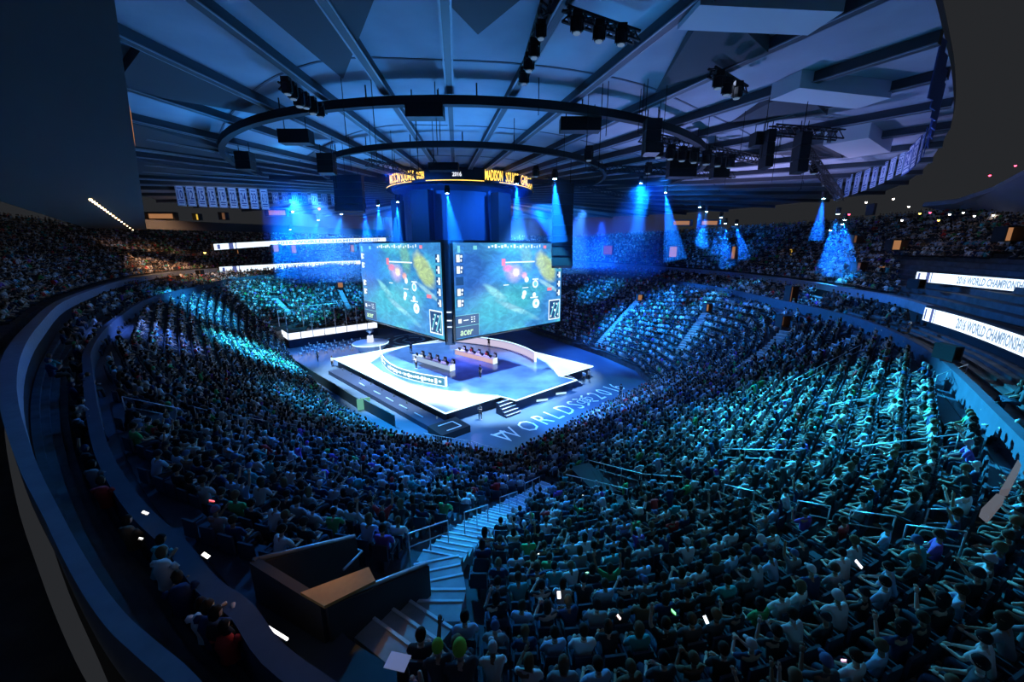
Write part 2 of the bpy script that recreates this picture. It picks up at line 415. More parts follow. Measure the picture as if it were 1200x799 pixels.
# black tunnel openings (low walls) under some of the rails
for k in (0, 5, 6, 17):
    p, q, lbl = LR[k]; a = hit(p[0], p[1], .9); b = hit(q[0], q[1], .9)
    if not (a and b): continue
    m = MB(); dn = unit((-(b.y-a.y), b.x-a.x)); 
    if dn[0]*(a.x+6)+dn[1]*(a.y-52) < 0: dn = (-dn[0], -dn[1])
    m2 = [(a.x, a.y), (b.x, b.y), (b.x+dn[0]*1.3, b.y+dn[1]*1.3), (a.x+dn[0]*1.3, a.y+dn[1]*1.3)]
    zt = min(a.z, b.z)-.1; m.prism(m2, zt-1.2, zt); tag(m.build('wall_tunnel_head', M_tunwall), 'black wall block carrying the barrier '+lbl, 'wall', kind='structure')
    VOIDS.append(m2)

# ------------------------------------------------------------------ people
SKINS = [(.55, .36, .27), (.62, .43, .33), (.42, .26, .18), (.28, .17, .12), (.68, .5, .4)]
HAIRS = [(.02, .016, .013), (.035, .022, .015), (.06, .04, .025), (.16, .11, .06), (.015, .015, .018)]
SHIRTS = [('black', (.04, .04, .044)), ('white', (.8, .8, .8)), ('grey', (.3, .3, .32)), ('pale blue', (.4, .55, .75)), ('navy', (.03, .05, .12)), ('teal', (.08, .4, .42)),
          ('red', (.6, .05, .05)), ('green', (.1, .45, .15)), ('charcoal', (.08, .08, .09)), ('light grey', (.55, .56, .58)), ('purple', (.3, .12, .5)), ('brown', (.2, .12, .07))]
SHW = np.array([.24, .14, .11, .08, .09, .06, .02, .03, .12, .07, .015, .025]); SHW /= SHW.sum()
LM = {}
def smat(name, col, r=.85): return mat(name, col, r)

def skin_body(joints, edges, sub=1):
    """joints: name -> (pos, radius)"""
    names = list(joints); idx = {n_: i for i, n_ in enumerate(names)}
    me = bpy.data.meshes.new('sk'); me.from_pydata([joints[n_][0] for n_ in names], [(idx[a], idx[b]) for a, b in edges], [])
    o = bpy.data.objects.new('sk', me); C.objects.link(o)
    md = o.modifiers.new('s', 'SKIN'); md.use_smooth_shade = True; md.branch_smoothing = .3
    for i, n_ in enumerate(names):
        r = joints[n_][1]; r = r if isinstance(r, tuple) else (r, r)
        sv = me.skin_vertices[0].data[i]; sv.radius = r; sv.use_root = (i == 0)
    s = o.modifiers.new('u', 'SUBSURF'); s.levels = sub; s.render_levels = sub
    dg = bpy.context.evaluated_depsgraph_get(); dg.update()
    out = bpy.data.meshes.new_from_object(o.evaluated_get(dg)); bpy.data.objects.remove(o); bpy.data.meshes.remove(me)
    v = [tuple(p.co) for p in out.vertices]; f = [tuple(p.vertices) for p in out.polygons]; bpy.data.meshes.remove(out)
    return v, f
def head_geo(c, yaw=0, pitch=0, n1=14, n2=10):
    """a head with brow, nose, chin and ears, looking along +Y"""
    vs = []; fs = []
    for i in range(n2+1):
        th = PI*i/n2
        for k in range(n1):
            ph = 2*PI*k/n1; x = math.sin(th)*math.sin(ph); y = math.sin(th)*math.cos(ph); z = math.cos(th)
            X = x*.078; Y = y*.095; Z = z*.118
            if z < -.1: X *= 1+.42*z; Y *= 1+.15*z
            if y > .3 and z < -.55: Y += .012
            if y > .85 and -.35 < z < .1: Y += .028*(1-abs(z+.15)/.3 if abs(z+.15) < .3 else 0)      # nose
            if y > .5 and .05 < z < .35 and .2 < abs(x) < .6: Y -= .010                              # eye sockets
            if abs(x) > .93 and abs(z) < .25: X += math.copysign(.016, x); Y -= .01                 # ears
            vs.append(Vector((X, Y, Z)))
    for i in range(n2):
        for k in range(n1): fs.append((i*n1+k, (i+1)*n1+k, (i+1)*n1+(k+1) % n1, i*n1+(k+1) % n1))
    R = Matrix.Rotation(yaw, 3, 'Z') @ Matrix.Rotation(-pitch, 3, 'X')
    return [tuple(R @ v+Vector(c)) for v in vs], fs, R
def hair_geo(c, R, kind, n1=16, n2=8):
    vs = []; fs = []; lim = {'short': .62, 'long': .78, 'cap': .5, 'beanie': .58}[kind]
    for i in range(n2+1):
        th = PI*lim*i/n2
        for k in range(n1):
            ph = 2*PI*k/n1; front = math.cos(ph)
            t = th*(1-.28*max(0, front)) if kind in ('short', 'long') else th
            x = math.sin(t)*math.sin(ph); y = math.sin(t)*math.cos(ph); z = math.cos(t)
            e = .013 if kind != 'beanie' else .02
            X = x*(.078+e); Y = y*(.095+e)-.006; Z = z*(.118+e)
            if kind == 'long' and i > n2*.6 and front < .3: Z -= .14*(i/n2-.6)/.4; Y -= .01
            if i % 2 == 0 and kind in ('short', 'long'): X *= 1.03; Y *= 1.03
            vs.append(Vector((X, Y, Z)))
    for i in range(n2):
        for k in range(n1): fs.append((i*n1+k, (i+1)*n1+k, (i+1)*n1+(k+1) % n1, i*n1+(k+1) % n1))
    if kind == 'cap':   # visor
        o = len(vs)
        for a in (-1, -.5, 0, .5, 1):
            x = math.sin(a*.9)*.075; y = .08+.02*math.cos(a); vs += [Vector((x, y-.02, .035)), Vector((x*.85, y+.075*math.cos(a*.8), .018)), Vector((x*.85, y+.075*math.cos(a*.8), .010)), Vector((x, y-.02, .022))]
        for q in range(4):
            for w in range(4): fs.append((o+q*4+w, o+q*4+(w+1) % 4, o+(q+1)*4+(w+1) % 4, o+(q+1)*4+w))
    return [tuple(R @ v+Vector(c)) for v in vs], fs
def pose(name):
    """joint tables of a figure whose feet stand at z=0; facing +Y"""
    J = {}; sit = not name.startswith('stand')
    if sit:
        lean = .16 if name == 'sit_lean' else (-.04 if name != 'sit_phone' else .0)
        J['pelvis'] = ((0, 0, .50), (.15, .12)); J['waist'] = ((0, lean*.4, .68), (.135, .10)); J['chest'] = ((0, lean*.8, .88), (.165, .11))
        J['neck'] = ((0, lean, 1.05), .055); base = Vector((0, lean+.02, 1.12))
        for s, sn in ((-1, 'l'), (1, 'r')):
            J['hip'+sn] = ((s*.1, .05, .49), .088); J['kn'+sn] = ((s*.13, .44, .50), .062); J['an'+sn] = ((s*.13, .47+.03*s, .09), .042); J['toe'+sn] = ((s*.14, .62+.03*s, .045), (.045, .032))
    else:
        lean = .02
        J['pelvis'] = ((0, 0, .95), (.15, .11)); J['waist'] = ((0, 0, 1.1), (.13, .10)); J['chest'] = ((0, 0, 1.30), (.165, .11)); J['neck'] = ((0, .0, 1.49), .055)
        base = Vector((0, .02, 1.56))
        for s, sn in ((-1, 'l'), (1, 'r')):
            J['hip'+sn] = ((s*.1, 0, .88), .092); J['kn'+sn] = ((s*.115, .03, .49), .062); J['an'+sn] = ((s*.12, -.02, .09), .042); J['toe'+sn] = ((s*.14, .13, .045), (.045, .032))
    zs = J['neck'][0][2]-.06; ys = J['neck'][0][1]
    arms = {'lap': ((.05, .12, -.27), (-.10, .36, -.36)), 'phone': ((.03, .2, -.22), (-.11, .36, .02)), 'clap': ((.04, .20, -.20), (-.13, .38, -.08)), 'up': ((.12, .08, .2), (.1, .12, .48)),
            'side': ((.05, -.02, -.29), (.04, .06, -.55)), 'desk': ((.05, .16, -.25), (-.02, .42, -.28)), 'wide': ((.18, .1, .1), (.25, .2, .36))}
    la, ra = {'sit_lap': ('lap', 'lap'), 'sit_phone': ('phone', 'lap'), 'sit_clap': ('clap', 'clap'), 'sit_up': ('up', 'lap'), 'sit_lean': ('lap', 'lap'), 'sit_cheer': ('wide', 'up'), 'sit_desk': ('desk', 'desk'),
              'stand_side': ('side', 'side'), 'stand_clap': ('clap', 'clap'), 'stand_camera': ('clap', 'phone'), 'stand_up': ('up', 'wide')}[name]
    for s, sn, ar in ((-1, 'l', la), (1, 'r', ra)):
        sh = Vector((s*.185, ys, zs)); e, w = arms[ar]
        J['sh'+sn] = (tuple(sh), .06); J['el'+sn] = (tuple(sh+Vector((s*e[0], e[1], e[2]))), .043); J['wr'+sn] = (tuple(sh+Vector((s*w[0], w[1], w[2]))), .028)
    return J, base, sit
EDG = [('pelvis', 'waist'), ('waist', 'chest'), ('chest', 'neck'), ('chest', 'shl'), ('shl', 'ell'), ('ell', 'wrl'), ('chest', 'shr'), ('shr', 'elr'), ('elr', 'wrr'),
       ('pelvis', 'hipl'), ('hipl', 'knl'), ('knl', 'anl'), ('anl', 'toel'), ('pelvis', 'hipr'), ('hipr', 'knr'), ('knr', 'anr'), ('anr', 'toer')]
def hand_geo(mb, wr, el, s):
    wr = Vector(wr); d = (wr-Vector(el)).normalized(); up = Vector((0, 0, 1)) if abs(d.z) < .8 else Vector((0, -1, 0))
    x = d.cross(up).normalized(); u_ = x.cross(d)
    palm = wr+d*.045; mb.tube([wr-d*.02, wr+d*.02, palm, wr+d*.085], [.022, .034, .038, .03], 7, mi=0)
    for i, (o, L) in enumerate(((-.027, .058), (-.009, .072), (.009, .068), (.026, .052))):
        b = wr+d*.08+x*o; mb.tube([b, b+d*L*.5-u_*.006, b+d*L*.85-u_*.024], [.0095, .0085, .006], 5)
    b = wr+d*.03-x*s*.03; mb.tube([b, b-x*s*.022+d*.025, b-x*s*.026+d*.055-u_*.01], [.011, .010, .007], 5)
def make_variant(pn, hair):
    J, base, sit = pose(pn)
    hc = base+Vector((0, .02, .10)); yaw = random.uniform(-.35, .35); hv, hf, R = head_geo(hc, yaw, -.15 if sit else 0)
    Jb = dict(J); Jb['chest'] = (J['chest'][0], (.14, .08)); Jb['waist'] = (J['waist'][0], (.11, .08)); Jb['pelvis'] = (J['pelvis'][0], (.12, .09))
    for sn in 'lr': Jb['sh'+sn] = (J['sh'+sn][0], .048); Jb['hip'+sn] = (J['hip'+sn][0], .075)
    v, f = skin_body(Jb, EDG); body = MB(); body.add(v, f); body.add(hv, hf)
    body.tube([J['neck'][0], tuple(Vector(J['neck'][0]).lerp(hc, .6))], .05, 8)
    for sn, s in (('l', -1), ('r', 1)): hand_geo(body, J['wr'+sn][0], J['el'+sn][0], s)
    bmesh_ = body.mesh('person_body', smat('skin_tone', SKINS[0]), True)
    grow = .02; sJ = {}
    for k in ('chest', 'waist', 'pelvis', 'shl', 'shr', 'ell', 'elr', 'neck'):
        p, r = J[k]; r = r if isinstance(r, tuple) else (r, r); sJ[k] = (p, (r[0]+grow, r[1]+grow))
    sJ['neck'] = (tuple(Vector(J['neck'][0])-Vector((0, 0, .05))), .062); 
    for sn in 'lr': sJ['el'+sn] = (tuple(Vector(J['sh'+sn][0]).lerp(Vector(J['el'+sn][0]), .85)), .058)
    v, f = skin_body(sJ, [e for e in EDG if e[0] in sJ and e[1] in sJ]); m = MB(); m.add(v, f); shirt = m.mesh('shirt', smat('cloth', (.3, .3, .3)), True)
    tJ = {}
    for k in ('pelvis', 'hipl', 'hipr', 'knl', 'knr', 'anl', 'anr'):
        p, r = J[k]; r = r if isinstance(r, tuple) else (r, r); tJ[k] = (p, (r[0]+.012, r[1]+.012))
    v, f = skin_body(tJ, [e for e in EDG if e[0] in tJ and e[1] in tJ]); m = MB(); m.add(v, f); trou = m.mesh('trousers', smat('dark_denim', (.03, .04, .07)), True)
    m = MB(); v, f = hair_geo(hc, R, hair); m.add(v, f); hm = m.mesh('hair', smat('hair_dark', HAIRS[0]), True)
    return bmesh_, shirt, trou, hm
POSES = ['sit_lap', 'sit_phone', 'sit_clap', 'sit_up', 'sit_lean', 'sit_cheer']
POSE_TXT = {'sit_lap': 'with hands in the lap', 'sit_phone': 'holding one hand up in front', 'sit_clap': 'clapping', 'sit_up': 'raising an arm', 'sit_lean': 'leaning forward', 'sit_cheer': 'with both arms thrown up', 'sit_desk': 'with hands on the desk',
            'stand_side': 'standing with arms down', 'stand_clap': 'standing with hands together', 'stand_camera': 'standing with a raised hand', 'stand_up': 'standing with arms raised'}
VAR = {}
def variant(pn, hair):
    if (pn, hair) not in VAR: VAR[(pn, hair)] = make_variant(pn, hair)
    return VAR[(pn, hair)]
def objmat(o, m): o.material_slots[0].link = 'OBJECT'; o.material_slots[0].material = m
def person(pn, hair, loc, rz, shirt, skin, hairc, label, group, scale=1.0, trousers=None, hairname=None):
    b, s, t, h = variant(pn, hair)
    o = bpy.data.objects.new('person', b); C.objects.link(o); o.location = loc; o.rotation_euler = (0, 0, rz); o.scale = (scale,)*3
    objmat(o, smat('skin_%d' % skin, SKINS[skin])); tag(o, label, 'person', group)
    for nm, me, m in (('shirt', s, smat('shirt_'+SHIRTS[shirt][0].replace(' ', '_'), SHIRTS[shirt][1])), ('trousers', t, trousers or smat('trousers_%d' % (skin % 3), [(.045, .047, .055), (.05, .07, .11), (.09, .08, .07)][skin % 3])),
                      ('cap' if hair == 'cap' else ('beanie' if hair == 'beanie' else 'hair'), h, hairc)):
        c = bpy.data.objects.new(nm, me); C.objects.link(c); c.parent = o; objmat(c, m)
    return o

# low detail seated figure for the mass of the crowd -----------------------------------------
def lowpoly(pn, lod):
    J, base, sit = pose(pn); m = MB(); n_ = 6 if lod == 0 else 4
    def tb(ks, mi, n__=n_, g=1.08):
        pts = [J[k][0] for k in ks]; rr = [(max(J[k][1]) if isinstance(J[k][1], tuple) else J[k][1])*g for k in ks]; m.tube(pts, rr, n__, mi=mi, caps=lod == 0)
    # torso as an elliptic loft
    sec = [('pelvis', .16, .12), ('waist', .14, .11), ('chest', .19, .125), ('neck', .12, .08)]
    vs = []; k8 = 8 if lod == 0 else 6
    for k, a, b in sec:
        p = J[k][0]
        for i in range(k8): t = 2*PI*i/k8; vs.append((p[0]+a*math.cos(t), p[1]+b*math.sin(t), p[2]))
    fs = [(i*k8+j, i*k8+(j+1) % k8, (i+1)*k8+(j+1) % k8, (i+1)*k8+j) for i in range(3) for j in range(k8)]; fs.append(tuple(range(3*k8, 4*k8)))
    m.add(vs, fs, 0)
    for s in 'lr':
        tb(['sh'+s, 'el'+s], 0); tb(['el'+s, 'wr'+s], 1)
        tb(['hip'+s, 'kn'+s], 3)
        if lod == 0: tb(['kn'+s, 'an'+s], 3)
    hc = base+Vector((0, .02, .10)); a, b = (8, 5) if lod == 0 else (6, 4)
    hv, hf, R = head_geo(hc, 0, 0, a, b); 
    vs = hv; m.add(vs, [f for f in hf], 1)
    hv = [(hc[0]+(x-hc[0])*1.16, hc[1]-.01+(y-hc[1])*1.14, hc[2]+(z-hc[2])*1.1) for x, y, z in hv]
    m.add(hv, [f for f in hf if sum(hv[i][2]-hc[2] for i in f)/4 > .01 or sum(hv[i][1]-hc[1] for i in f)/4 < -.03], 2)
    V = np.array(m.v, np.float32); lens = np.array([len(f) for f in m.f]); loops = np.array([i for f in m.f for i in f]);
    part = np.zeros(len(V), int)
    for f, mi in zip(m.f, m.m):
        for i in f: part[i] = mi
    return V, lens, loops, part
LOWP = {}
def crowd_mesh(name, seats, label, cat='crowd', dim=1.0, lod=0, stuffkind='stuff'):
    """seats: array of x,y,z,facing angle. One mesh."""
    if len(seats) == 0: return
    Vs = []; Ls = []; Lo = []; Cs = []; off = 0
    wts = np.array([.42, .1, .18, .08, .17, .05]); pick = RNG.choice(6, len(seats), p=wts)
    sh = RNG.choice(len(SHIRTS), len(seats), p=SHW); shc = np.array([s[1] for s in SHIRTS])
    for pi, pn in enumerate(POSES):
        ids = np.where(pick == pi)[0]
        if not len(ids): continue
        key = (pn, lod)
        if key not in LOWP: LOWP[key] = lowpoly(pn, lod)
        V, lens, loops, part = LOWP[key]
        S = seats[ids]; n_ = len(ids); sc = RNG.uniform(.9, 1.06, n_)
        ang = S[:, 3]+RNG.normal(0, .25, n_); ca, sa = np.cos(ang), np.sin(ang)
        x = V[None, :, 0]*sc[:, None]; y = V[None, :, 1]*sc[:, None]; z = V[None, :, 2]*sc[:, None]
        X = x*ca[:, None]-y*sa[:, None]+S[:, 0:1]; Y = x*sa[:, None]+y*ca[:, None]+S[:, 1:2]; Z = z+S[:, 2:3]
        Vs.append(np.stack([X, Y, Z], 2).reshape(-1, 3)); Ls.append(np.tile(lens, n_)); Lo.append((loops[None, :]+(off+np.arange(n_)*len(V))[:, None]).ravel())
        pal = np.zeros((n_, 4, 3)); pal[:, 0] = shc[sh[ids]]*RNG.uniform(.7, 1.2, (n_, 1)); pal[:, 1] = np.array(SKINS)[RNG.integers(0, 5, n_)]
        pal[:, 2] = np.array(HAIRS)[RNG.integers(0, 5, n_)]
        capm = RNG.random(n_) < .1; pal[capm, 2] = shc[RNG.integers(0, 12, capm.sum())]
        pal[:, 3] = np.array([(.045, .047, .055), (.05, .07, .11), (.09, .08, .07)])[RNG.integers(0, 3, n_)]
        Cs.append(np.clip(pal[:, part, :], 0, 1).reshape(-1, 3)); off += n_*len(V)
    V = np.concatenate(Vs).astype(np.float32); L = np.concatenate(Ls); Lo = np.concatenate(Lo).astype(np.int32); Cc = np.concatenate(Cs)
    me = bpy.data.meshes.new(name); me.vertices.add(len(V)); me.vertices.foreach_set('co', V.ravel()); me.loops.add(len(Lo)); me.loops.foreach_set('vertex_index', Lo)
    me.polygons.add(len(L)); st_ = np.concatenate([[0], np.cumsum(L)[:-1]]).astype(np.int32); me.polygons.foreach_set('loop_start', st_)
    me.update(calc_edges=True)
    a = me.color_attributes.new('Col', 'FLOAT_COLOR', 'POINT'); a.data.foreach_set('color', np.concatenate([Cc, np.ones((len(Cc), 1))], 1).astype(np.float32).ravel())
    if 'crowd_cloth' not in MATS: MATS['crowd_cloth'] = attr_mat('crowd_cloth')
    me.materials.append(MATS['crowd_cloth']); o = bpy.data.objects.new(name, me); C.objects.link(o); tag(o, label, cat, kind=stuffkind)
    return o

# ------------------------------------------------------------------ seat positions of the lower bowl
FST = stations(.25)
seats = []    # x,y,z,ang,row,(px,py,depth)
fine = FST
for k in range(NR):
    d = k*ROW+.30; acc = 1e9; last = None; sidx = 0
    for p, nn, D1, D2 in fine:
        if d > D1-.3: last = None; continue
        x, y = p[0]+nn[0]*d, p[1]+nn[1]*d
        if last is not None:
            acc += math.dist((x, y), last)
        else: acc = 1e9
        last = (x, y)
        if acc < .53: continue
        acc = 0 if acc > 2 else acc-.53; sidx += 1
        if k < 0: continue
        seats.append((x, y, zrow(k*ROW, D1), math.atan2(-nn[1], -nn[0])-PI/2, k, sidx, D1))
def seg_d(p, a, b):
    ex, ey = b[0]-a[0], b[1]-a[1]; t = max(0, min(1, ((p[0]-a[0])*ex+(p[1]-a[1])*ey)/(ex*ex+ey*ey+1e-9))); return math.hypot(p[0]-a[0]-ex*t, p[1]-a[1]-ey*t)
SEATS = []
for s in seats:
    x, y = s[0], s[1]
    if in_aisle(x, y): continue
    if inside((x, y), VOID) or any(inside((x, y), v) for v in VOIDS): continue
    if min(seg_d((x, y), VOID[i], VOID[(i+1) % 4]) for i in range(4)) < .45: continue
    if any(seg_d((x, y), a, b) < .35 for a, b in PORTALS): continue
    pr = proj(x, y, s[2]+1.0)
    if pr is None or not (-60 < pr[0] < 1260 and 200 < pr[1] < 880): continue
    if math.hypot(x, y) < 2.2: continue
    SEATS.append(s+pr)
print('SEATS', len(SEATS))
ONES = ['', 'first', 'second', 'third', 'fourth', 'fifth', 'sixth', 'seventh', 'eighth', 'ninth', 'tenth', 'eleventh', 'twelfth', 'thirteenth', 'fourteenth', 'fifteenth', 'sixteenth', 'seventeenth', 'eighteenth', 'nineteenth']
TENS = {20: 'twent', 30: 'thirt', 40: 'fort', 50: 'fift', 60: 'sixt', 70: 'sevent', 80: 'eight', 90: 'ninet'}
def ordinal(n_):
    if n_ < 20: return ONES[n_]
    if n_ >= 100: return 'hundred-and-'+ordinal(n_-100) if n_ > 100 else 'hundredth'
    t = n_//10*10; r = n_ % 10
    return TENS[t]+('ieth' if r == 0 else 'y-'+ONES[r])
FRONT = sorted([s for s in SEATS if -5 < s[7] < 1205 and s[8] < 815], key=lambda s: s[9])
near = FRONT[:318]
nearset = set(id(s) for s in near)
# seat order along each row, counted from the main stairs
ax = MAIN[0]; bx = MAIN[-1]; adir = unit((bx.x-ax.x, bx.y-ax.y))
rows = {}
for s in SEATS:
    if math.hypot(s[0]-2, s[1]-10) > 45 or s[1] > 34: continue
    side = 'left' if (s[0]-ax.x)*adir[1]-(s[1]-ax.y)*adir[0] < 0 else 'right'
    rows.setdefault((s[4], side), []).append(s)
order = {}
for (k, side), L in rows.items():
    def dd(s): return min(seg_d((s[0], s[1]), (MAIN[i].x, MAIN[i].y), (MAIN[i+1].x, MAIN[i+1].y)) for i in range(len(MAIN)-1))
    for i, s in enumerate(sorted(L, key=dd)): order[id(s)] = (side, i+1)
PSHORT = {'sit_lap': 'seated', 'sit_phone': 'hand raised', 'sit_clap': 'clapping', 'sit_up': 'arm up', 'sit_lean': 'leaning', 'sit_cheer': 'cheering'}
M_seatb = mat('dark_blue_seat_shell', (.06, .07, .10), .7)
m = MB(); m.box((0, .0, .44), (.44, .42, .05)); m.box((0, -.02, .22), (.06, .3, .42)); m.box((-.25, .0, .62), (.035, .34, .04)); m.box((.25, .0, .62), (.035, .34, .04)); m.box((-.25, -.1, .5), (.03, .05, .25)); m.box((.25, -.1, .5), (.03, .05, .25))
seat_me = m.mesh('seat', M_seatb)
m = MB(); m.box((0, -.235, .68), (.43, .05, .46), taper=.96); m.box((0, -.205, .66), (.36, .03, .34)); back_me = m.mesh('backrest', M_seatb)
used = set(); npeople = 0; rest_seat = []
for s in near:
    side, num = order.get(id(s), ('right', 1)); x, y, z, ang = s[:4]
    so = bpy.data.objects.new('arena_seat', seat_me); C.objects.link(so); so.location = (x, y, z); so.rotation_euler = (0, 0, ang)
    bo = bpy.data.objects.new('backrest', back_me); C.objects.link(bo); bo.parent = so
    tag(so, 'dark folding arena seat, %s row, %s seat %s of the stairs' % (ordinal(s[4]+1), ordinal(num), side), 'seat', 'arena seats nearest the camera')
    if random.random() < .05: continue
    pn = random.choices(POSES, [.46, .12, .12, .06, .2, .04])[0]; hair = random.choices(['short', 'long', 'cap', 'beanie'], [.6, .22, .15, .03])[0]
    sh = int(RNG.choice(len(SHIRTS), p=SHW)); sk = random.randrange(5)
    hcm = smat('hair_%d' % sk, HAIRS[sk]) if hair in ('short', 'long') else smat('cap_'+str(sh % 3), [(.04, .04, .05), (.6, .6, .62), (.1, .15, .3)][sh % 3])
    lbl = 'person in %s top %s, %s row, %s seat %s of stairs' % (SHIRTS[sh][0], PSHORT[pn], ordinal(s[4]+1), ordinal(num), side)
    d = .0
    person(pn, hair, (x, y, z), ang+random.uniform(-.25, .25), sh, sk, hcm, lbl, 'spectators nearest the camera', random.uniform(.93, 1.05)); npeople += 1
# two people with lime green caps at the bottom edge
M_lime = mat('lime_green_cap', (.35, .75, .08), .8)
for k, (u, v, sc_) in enumerate([(514, 770, .82), (541, 775, 1.0)]):
    q = at(u, v, 12.15); 
    p = person('sit_lean', 'beanie', (q.x, q.y, q.z-1.22*sc_), PI*.02+.2, 8, 1, M_lime, 'person in %s lime green hat at the bottom edge' % ('smaller' if k == 0 else 'larger'), None, sc_)
rest = [s for s in SEATS if id(s) not in nearset]
arr = np.array([s[:4]+(s[9],) for s in rest]); keep = RNG.random(len(arr)) < .94; arr = arr[keep]
nearm = arr[:, 4] < 34
crowd_mesh('spectator_crowd', arr[nearm], 'densely seated crowd filling the nearer half of the lower bowl', 'crowd', lod=0)
crowd_mesh('spectator_crowd', arr[~nearm], 'densely seated crowd filling the far half of the lower bowl', 'crowd', lod=1)
def seat_mass(name, A, label):
    base = []; fb = []
    for c, sz in (((0, 0, .44), (.44, .42, .05)), ((0, -.235, .66), (.43, .05, .48))):
        m = MB(); m.box(c, sz); o = len(base); base += m.v; fb += [[i+o for i in f] for f in m.f]
    V = np.array(base, np.float32); n_ = len(A); ca, sa = np.cos(A[:, 3]), np.sin(A[:, 3])
    X = V[None, :, 0]*ca[:, None]-V[None, :, 1]*sa[:, None]+A[:, 0:1]; Y = V[None, :, 0]*sa[:, None]+V[None, :, 1]*ca[:, None]+A[:, 1:2]; Z = V[None, :, 2]+A[:, 2:3]
    VV = np.stack([X, Y, Z], 2).reshape(-1, 3); F = (np.array(fb)[None]+(np.arange(n_)*len(V))[:, None, None]).reshape(-1, 4)
    me = bpy.data.meshes.new(name); me.vertices.add(len(VV)); me.vertices.foreach_set('co', VV.astype(np.float32).ravel()); me.loops.add(F.size); me.loops.foreach_set('vertex_index', F.astype(np.int32).ravel())
    me.polygons.add(len(F)); me.polygons.foreach_set('loop_start', (np.arange(len(F))*4).astype(np.int32)); me.update(calc_edges=True); me.materials.append(M_seatb)
    o = bpy.data.objects.new(name, me); C.objects.link(o); tag(o, label, 'seats', kind='stuff')
seat_mass('arena_seating', arr, 'rows of dark blue seats under the seated crowd')
# middle terrace people (sparse) and upper tier people
mid = []; cnt = 0
pp = T2; acc = 0
for i in range(len(pp)):
    q0, p0 = pp[i]; q1, p1 = pp[(i+1) % len(pp)]
    L = math.dist(p0, p1); W = math.dist(q0, p0); nr = int(W/.95)
    for r_ in range(nr):
        t = (r_+.35)/max(nr, 1); kk = int(t*8)
        for j in range(max(1, int(L/.56))):
            f = j/max(1, int(L/.56)); a = (q0[0]+(p0[0]-q0[0])*t, q0[1]+(p0[1]-q0[1])*t); b = (q1[0]+(p1[0]-q1[0])*t, q1[1]+(p1[1]-q1[1])*t)
            if math.dist(a, b) < .3 and j > 0: continue
            x, y = a[0]+(b[0]-a[0])*f, a[1]+(b[1]-a[1])*f
            pr = proj(x, y, 12)
            if pr is None or not (0 < pr[0] < 1220 and pr[1] < 830): continue
            if (pr[0] > 1070 and pr[1] < 440) or (pr[0] > 560 and pr[1] > 540) or pr[2] < 4: continue
            if random.random() > .4: continue
            mid.append((x, y, 10.5+1.3*min(7, kk)/8+.0, math.atan2(q0[1]-p0[1], q0[0]-p0[0])-PI/2))
crowd_mesh('spectator_crowd', np.array(mid), 'scattered spectators on the dark terrace between the parapets', 'crowd', lod=0)
up = []
for i in range(len(TU)):
    x0, y0, nx, ny, z = TU[i]; x1, y1, nx1, ny1, _ = TU[(i+1) % len(TU)]; L = math.hypot(x1-x0, y1-y0)
    for k in range(1, NU):
        dd = .4+(k+.35)*UROW
        kk = max(1, int(L*(1+dd/40)/.58))
        for j in range(kk):
            f = j/kk; x = x0+(x1-x0)*f+(nx+(nx1-nx)*f)*dd; y = y0+(y1-y0)*f+(ny+(ny1-ny)*f)*dd
            pr = proj(x, y, upper_z(k)+1)
            if pr is None or pr[2] < 9 or not (-10 < pr[0] < 1210 and 150 < pr[1] < 800) or random.random() > .88: continue
            if x > 5 and pr[2] < 30 : continue
            if pr[0] > 1055 and pr[1] > 296 and pr[2] < 60: continue
            up.append((x, y, upper_z(k), math.atan2(-ny, -nx)-PI/2, pr[0]))
up = np.array(up); print('UP', len(up), 'MID', len(mid), 'near', npeople)
crowd_mesh('spectator_crowd', up[up[:, 4] < 520][:, :4], 'dim upper tier crowd at the left behind the curved rim', 'crowd', lod=1)
crowd_mesh('spectator_crowd', up[up[:, 4] >= 520][:, :4], 'dim blue upper tier crowd behind the far right rim', 'crowd', lod=1)

# ------------------------------------------------------------------ stage
SA, SL, SR = (-6.66, 35.64), (-26.64, 55.11), (11.32, 51.29); SF = (SL[0]+SR[0]-SA[0], SL[1]+SR[1]-SA[1])
Sa, Sb, Sc, Sd = (-1.24, 40.19), (0.45, 38.95), (8.1, 45.6), (6.14, 46.9)
SPOLY = [SA, Sa, Sb, Sc, Sd, SR, SF, SL]
M_deck = mat('white_stage_deck', (.62, .66, .74), .25, noise=.10, scale=.35, spec=.5)
M_inner = mat('glossy_blue_stage_floor', (.07, .17, .42), .12, noise=.35, scale=.3, spec=.6)
M_skirt = mat('dark_blue_stage_skirt', (.03, .045, .09), .6)
M_edge = glow('stage_edge_light', (.55, .85, 1.0), 2.2)
stage = empty('stage', (SA[0], SA[1], 0)); tag(stage, 'large square white and blue stage with a glowing edge in the arena centre', 'stage')
off = Vector((-SA[0], -SA[1], 0))
def rel(poly): return [(p[0]-SA[0], p[1]-SA[1]) for p in poly]
m = MB(); m.prism(rel(SPOLY), 1.28, 1.4); m.build('deck', M_deck, stage)
cen = (-6.5, 53.2)
insk = [(p[0]+(cen[0]-p[0])*.03, p[1]+(cen[1]-p[1])*.03) for p in SPOLY]
m = MB(); m.prism(rel(insk), 0, 1.28); m.build('skirt', M_skirt, stage)
m = MB(); q = rel(SPOLY)
for i in range(len(q)):
    a, b = q[i], q[(i+1) % len(q)]; m.bar((a[0], a[1], 1.37), (b[0], b[1], 1.37), .14, .10)
m.build('edge_light', M_edge, stage)
